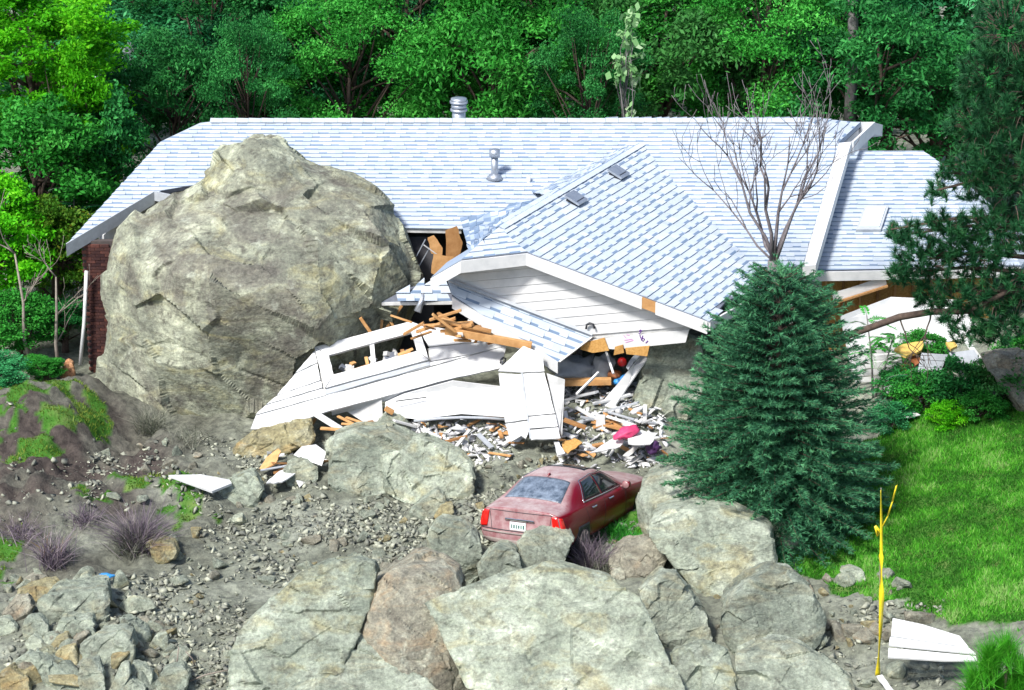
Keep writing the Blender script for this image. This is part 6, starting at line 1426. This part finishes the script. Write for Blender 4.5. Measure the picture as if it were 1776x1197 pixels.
def endcap(ring, base, sgn, bulge):
    cols = [(-.5,), (0,), (.5,)]; rows = []
    for i in range(8):
        Rr, Ll = ring[i], ring[nR - 1 - i]; y0 = abs(Rr.co.y); z0 = Rr.co.z; mids = []
        for f_ in (-.55, 0, .55):
            bx = bulge*(1 - f_*f_)*.6 + (0.055 if z0 < .62 else (.03 if z0 < .7 else 0)); mids.append(bm.verts.new((base - sgn*bx, f_*y0, z0)))
        rows.append([Rr] + mids + [Ll])
    for r0, r1 in zip(rows[:-1], rows[1:]):
        for k in range(4):
            try: bm.faces.new((r0[k], r0[k+1], r1[k+1], r1[k]))
            except ValueError: pass
    bm.faces.new(rows[-1] + [ring[9], ring[8], ring[7]][::1] if False else (rows[-1][0], rows[-1][1], rows[-1][2], rows[-1][3], rows[-1][4], ring[nR-1-7], ring[8], ring[7]) if False else (rows[-1][0], rows[-1][1], rows[-1][2], rows[-1][3], rows[-1][4], ring[8]))
    bm.faces.new([ring[0], *rows[0][1:4], ring[-1]][::-1]) if False else None
endcap(rings[0], .07, 1, .07); endcap(rings[-1], 4.74, -1, .10)
bmesh.ops.recalc_face_normals(bm, faces=bm.faces)
cl = bm.edges.layers.float.get('crease_edge') or bm.edges.layers.float.new('crease_edge')
for e in bm.edges:
    a, b_ = e.verts
    if abs(a.co.x - b_.co.x) < .02 and a.co.x < .12 and (abs(a.co.y) > .7 or a.co.z > 1.0): e[cl] = .35
for r0, r1 in zip(rings[:-1], rings[1:]):
    for i in (4, nR-5):
        e = bm.edges.get((r0[i], r1[i]))
        if e: e[cl] = .45
for i in range(5, 9):
    for k in (i, nR-1-i):
        for rg_ in (rings[0],):
            pass
me = bpy.data.meshes.new('body'); bm.to_mesh(me); bm.free()
cb = bpy.data.objects.new('body', me); COL.objects.link(cb); ss = cb.modifiers.new('s', 'SUBSURF'); ss.levels = 3; ss.render_levels = 3
me2 = bpy.data.meshes.new_from_object(cb.evaluated_get(bpy.context.evaluated_depsgraph_get())); cb.modifiers.clear(); cb.data = me2; me2.polygons.foreach_set('use_smooth', [True]*len(me2.polygons)); cb.parent = car; ORG[cb.name] = Vector((0, 0, 0))
bvh = BVHTree.FromPolygons([v.co.copy() for v in me2.vertices], [tuple(p.vertices) for p in me2.polygons])
m, n, l, b = newmat('red_paint_dust_and_sky_sheen')
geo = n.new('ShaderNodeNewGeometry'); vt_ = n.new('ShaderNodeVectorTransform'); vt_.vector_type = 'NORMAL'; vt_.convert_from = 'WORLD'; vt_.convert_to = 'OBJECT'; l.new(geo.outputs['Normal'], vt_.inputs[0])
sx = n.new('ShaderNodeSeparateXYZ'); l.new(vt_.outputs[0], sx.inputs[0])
upm = n.new('ShaderNodeMapRange'); upm.inputs[1].default_value = .72; upm.inputs[2].default_value = .95; upm.inputs[4].default_value = .5; l.new(sx.outputs['Z'], upm.inputs[0])  # pale upward faces: settled dust plus the sky's reflection painted into the colour
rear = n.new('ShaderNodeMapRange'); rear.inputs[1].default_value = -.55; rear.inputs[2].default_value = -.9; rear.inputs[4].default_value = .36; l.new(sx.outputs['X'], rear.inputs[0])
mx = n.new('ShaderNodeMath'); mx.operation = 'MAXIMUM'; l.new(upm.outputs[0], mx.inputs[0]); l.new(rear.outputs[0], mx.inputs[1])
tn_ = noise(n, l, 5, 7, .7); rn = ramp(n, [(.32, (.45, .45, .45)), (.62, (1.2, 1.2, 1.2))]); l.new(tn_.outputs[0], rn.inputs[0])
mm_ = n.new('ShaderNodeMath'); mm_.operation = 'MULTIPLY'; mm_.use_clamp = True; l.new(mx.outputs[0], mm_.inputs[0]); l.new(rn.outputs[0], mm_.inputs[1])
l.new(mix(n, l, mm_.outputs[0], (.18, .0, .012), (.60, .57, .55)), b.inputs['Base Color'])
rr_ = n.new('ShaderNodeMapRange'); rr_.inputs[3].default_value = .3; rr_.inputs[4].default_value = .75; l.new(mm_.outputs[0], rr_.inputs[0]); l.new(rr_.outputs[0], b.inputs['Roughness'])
b.inputs['Specular IOR Level'].default_value = .25; b.inputs['Coat Weight'].default_value = .25; b.inputs['Coat Roughness'].default_value = .08; b.inputs['Metallic'].default_value = .0
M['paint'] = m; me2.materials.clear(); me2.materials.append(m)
gl, n, l, b = newmat('tinted_glass'); b.inputs['Base Color'].default_value = (.012, .016, .02, 1); b.inputs['Roughness'].default_value = .05; b.inputs['Specular IOR Level'].default_value = .4; M['glass'] = gl
gd, n, l, b = newmat('dusty_glass'); t = noise(n, l, 7, 8, .75); r = ramp(n, [(.38, (.05, .07, .10)), (.70, (.24, .29, .36))]); l.new(t.outputs[0], r.inputs[0]); l.new(r.outputs[0], b.inputs['Base Color']); b.inputs['Roughness'].default_value = .3; M['dglass'] = gd
tl_, n, l, b = newmat('tail_lamp_red'); b.inputs['Base Color'].default_value = (.62, .012, .008, 1); b.inputs['Roughness'].default_value = .12; b.inputs['Coat Weight'].default_value = .6; M['lamp'] = tl_
M['chrome'] = simple('chrome', (.75, .75, .76), (.65, .65, .66), .16, 5, 0, .5, 1.0); M['rubber'] = simple('tyre_rubber', (.025, .025, .025), (.018, .018, .018), .85, 9, .2); M['plate'] = simple('licence_plate', (.72, .78, .75), (.6, .68, .64), .5, 8, 0); M['plate_ink'] = simple('plate_ink', (.03, .14, .11), (.03, .1, .09), .5, 8, 0); M['mud'] = simple('muddy_plastic', (.30, .26, .23), (.20, .16, .15), .8, 6, .3)
def cast(a, b, ax, far=3.0, sg=1):
    if ax == 'side': o_, d = Vector((a, -far*sg, b)), Vector((0, sg, 0))      # a=x, b=z ; sg=1 right side
    elif ax == 'top': o_, d = Vector((a, b, far)), Vector((0, 0, -1))           # a=x, b=y
    elif ax == 'rear': o_, d = Vector((-far, a, b)), Vector((1, 0, 0))          # a=y, b=z
    r = bvh.ray_cast(o_, d); return (r[0], r[1]) if r[0] is not None else (None, None)
def patch(name, poly, ax, mat, off=.006, nu=12, nv=8, sg=1, parent=None, thick=0.0):
    """quad or n-gon poly (4 corners, bilinear) laid on the body"""
    A_, B_, C_, D_ = poly; mb = MB(); G = []
    for j in range(nv+1):
        row = []
        for i in range(nu+1):
            s, t = i/nu, j/nv; a = A_[0]*(1-s)*(1-t) + B_[0]*s*(1-t) + C_[0]*s*t + D_[0]*(1-s)*t; b = A_[1]*(1-s)*(1-t) + B_[1]*s*(1-t) + C_[1]*s*t + D_[1]*(1-s)*t
            p, nn = cast(a, b, ax, 3.0, sg); 
            if p is not None:
                dq = {'side': Vector((0, -sg, 0)), 'top': Vector((0, 0, 1)), 'rear': Vector((-1, 0, 0))}[ax]
                if nn.dot(dq) < 0: nn = -nn
                p = p + nn*off
            row.append(p)
        G.append(row)
    for j in range(nv):
        for i in range(nu):
            q = (G[j][i], G[j][i+1], G[j+1][i+1], G[j+1][i])
            if all(x is not None for x in q): mb.face(q)
    if not mb.f: return None
    me = mb.mesh(name, Vector((0, 0, 0))); bm = bmesh.new(); bm.from_mesh(me); bmesh.ops.remove_doubles(bm, verts=bm.verts, dist=.0005); bmesh.ops.recalc_face_normals(bm, faces=bm.faces); bm.to_mesh(me); bm.free()
    me.materials.append(M[mat] if isinstance(mat, str) else mat); me.polygons.foreach_set('use_smooth', [True]*len(me.polygons)); o = bpy.data.objects.new(name, me); COL.objects.link(o); o.parent = parent or car; ORG[o.name] = Vector((0, 0, 0))
    so = o.modifiers.new('t', 'SOLIDIFY'); so.thickness = thick or .005; so.offset = 0; return o
def strip(name, pts, ax, mat, r=.011, off=.004, sg=1, parent=None):
    P_ = []
    for a, b in pts:
        p, nn = cast(a, b, ax, 3.0, sg)
        if p is not None:
            dq = {'side': Vector((0, -sg, 0)), 'top': Vector((0, 0, 1)), 'rear': Vector((-1, 0, 0))}[ax]; nn = nn if nn.dot(dq) > 0 else -nn; P_.append(p + nn*off)
    mb = MB(); mb.tube(P_, r, 6); return mb.build(name, M[mat], parent or car, True, local=True)
def lin(a, b, n_=14): return [(a[0] + (b[0]-a[0])*i/n_, a[1] + (b[1]-a[1])*i/n_) for i in range(n_+1)]
patch('rear_window', [(.60, -.60), (.60, .60), (1.26, .50), (1.26, -.50)], 'top', 'dglass', .006, 14, 10)
patch('windscreen', [(3.28, .60), (3.28, -.60), (2.70, -.48), (2.70, .48)], 'top', 'glass', .006, 14, 10)
patch('sunroof', [(2.1, -.42), (2.1, .42), (2.6, .40), (2.6, -.40)], 'top', 'glass', .004, 10, 6)
for sg in (1, -1):
    patch('side_window', [(1.28, 1.075), (2.05, 1.045), (2.03, 1.385), (1.52, 1.36)], 'side', 'glass', .006, 12, 8, sg); patch('side_window', [(2.10, 1.043), (2.98, 1.02), (2.56, 1.34), (2.08, 1.385)], 'side', 'glass', .006, 12, 8, sg)
    strip('chrome_trim', lin((1.20, 1.045), (3.02, .995)), 'side', 'chrome', .012, .006, sg); strip('chrome_trim', lin((1.20, 1.05), (1.48, 1.375), 8) + lin((1.5, 1.385), (2.05, 1.405), 6) + lin((2.1, 1.402), (2.58, 1.36), 6) + lin((2.62, 1.34), (3.02, 1.0), 8), 'side', 'chrome', .008, .006, sg)
    strip('door_seam', lin((2.08, 1.0), (2.06, .34)), 'side', 'dark_metal', .006, -.002, sg); strip('door_seam', lin((1.15, 1.0), (1.42, .42)), 'side', 'dark_metal', .006, -.002, sg); strip('door_seam', lin((3.12, .96), (3.1, .34)), 'side', 'dark_metal', .006, -.002, sg)
    for x_ in (1.45, 2.28):
        p, _ = cast(x_, .90, 'side', 3, sg); mb = MB(); mb.box(p + Vector((.08, -sg*.022, 0)), (.2, .035, .035)); mb.build('door_handle', M['chrome'], car, bevel=.008, local=True)
    p, _ = cast(3.0, .98, 'side', 3, sg); mb = MB(); c = p + Vector((.0, -sg*.14, .06)); mb.tube([c + Vector((-.06, 0, 0)), c + Vector((-.04, 0, 0)), c + Vector((.05, 0, -.005)), c + Vector((.12, sg*.03, -.01))], [.07, .085, .08, .03], 10); mb.tube([p + Vector((.03, .05*sg, 0)), c + Vector((.03, 0, -.04))], .025, 6); mb.build('mirror', M['paint'], car, True, local=True)
    patch('tail_lamp', [(-sg*.855, .66), (-sg*.70, .68), (-sg*.66, .985), (-sg*.765, .985)], 'rear', 'lamp', .012, 6, 10, thick=.02)
    patch('tail_lamp', [(.08, .67), (.22, .72), (.16, .95), (.09, .965)], 'side', 'lamp', .010, 6, 10, sg, thick=.02)
    for x_ in (1.02, 3.86):
        wc = Vector((x_, -sg*.80, .33)); mb = MB(); mb.tube([wc + Vector((0, sg*.09, 0)), wc + Vector((0, sg*.11, 0)), wc + Vector((0, -sg*.10, 0)), wc + Vector((0, -sg*.12, 0))], [.29, .33, .33, .29], 26); wh = mb.build('wheel', M['rubber'], car, True, local=True)
        mb = MB(); mb.tube([wc + Vector((0, -sg*.118, 0)), wc + Vector((0, -sg*.135, 0))], .22, 20)
        for k in range(7):
            a = 6.283*k/7; mb.bar(wc + Vector((0, -sg*.14, 0)), wc + Vector((.2*math.cos(a), -sg*.14, .2*math.sin(a))), .04, .02, (0, 1, 0))
        mb.build('rim', M['mud'], wh, local=True)
        patch('wheel_arch', [(x_-.40, .28), (x_+.40, .28), (x_+.24, .66), (x_-.24, .66)], 'side', 'dark_metal', .003, 10, 6, sg)
patch('bumper_lower', [(-.78, .36), (.78, .36), (.80, .46), (-.80, .46)], 'rear', 'mud', .006, 14, 3)
strip('bumper_seam', lin((-.84, .635), (.84, .635), 22), 'rear', 'dark_metal', .010, .0); strip('bumper_ledge', lin((-.80, .585), (.80, .585), 22), 'rear', 'mud', .020, .002)
strip('trunk_seam', lin((-.66, 1.005), (.66, 1.005), 22), 'rear', 'dark_metal', .007, .0); strip('trunk_seam', lin((-.655, 1.0), (-.60, .65), 10), 'rear', 'dark_metal', .006, .0); strip('trunk_seam', lin((.655, 1.0), (.60, .65), 10), 'rear', 'dark_metal', .006, .0)
p, _ = cast(0, .86, 'rear'); mb = MB(); mb.box(p + Vector((-.018, 0, 0)), (.04, .62, .045)); mb.build('trunk_handle', M['chrome'], car, bevel=.01, local=True)
p, _ = cast(0, .74, 'rear'); mb = MB(); mb.box(p + Vector((-.012, .03, -.005)), (.02, .34, .16)); plt = mb.build('licence_plate', M['plate'], car, bevel=.004, local=True)
for k, hgt in enumerate((.075, .07, .075, .06, .07, .075)):
    mb = MB(); y_ = .03 + .125 - k*.05; mb.box(p + Vector((-.024, y_, -.01)), (.004, .028 if k % 2 else .02, hgt)); mb.build('plate_character', M['plate_ink'], plt, local=True)
p, _ = cast(1.36, 0, 'top'); mb = MB(); mb.tube([p + Vector((-.08, 0, -.01)), p + Vector((.0, 0, .04)), p + Vector((.08, 0, -.005))], [.012, .03, .01], 8); mb.build('roof_antenna', M['paint'], car, True, local=True)
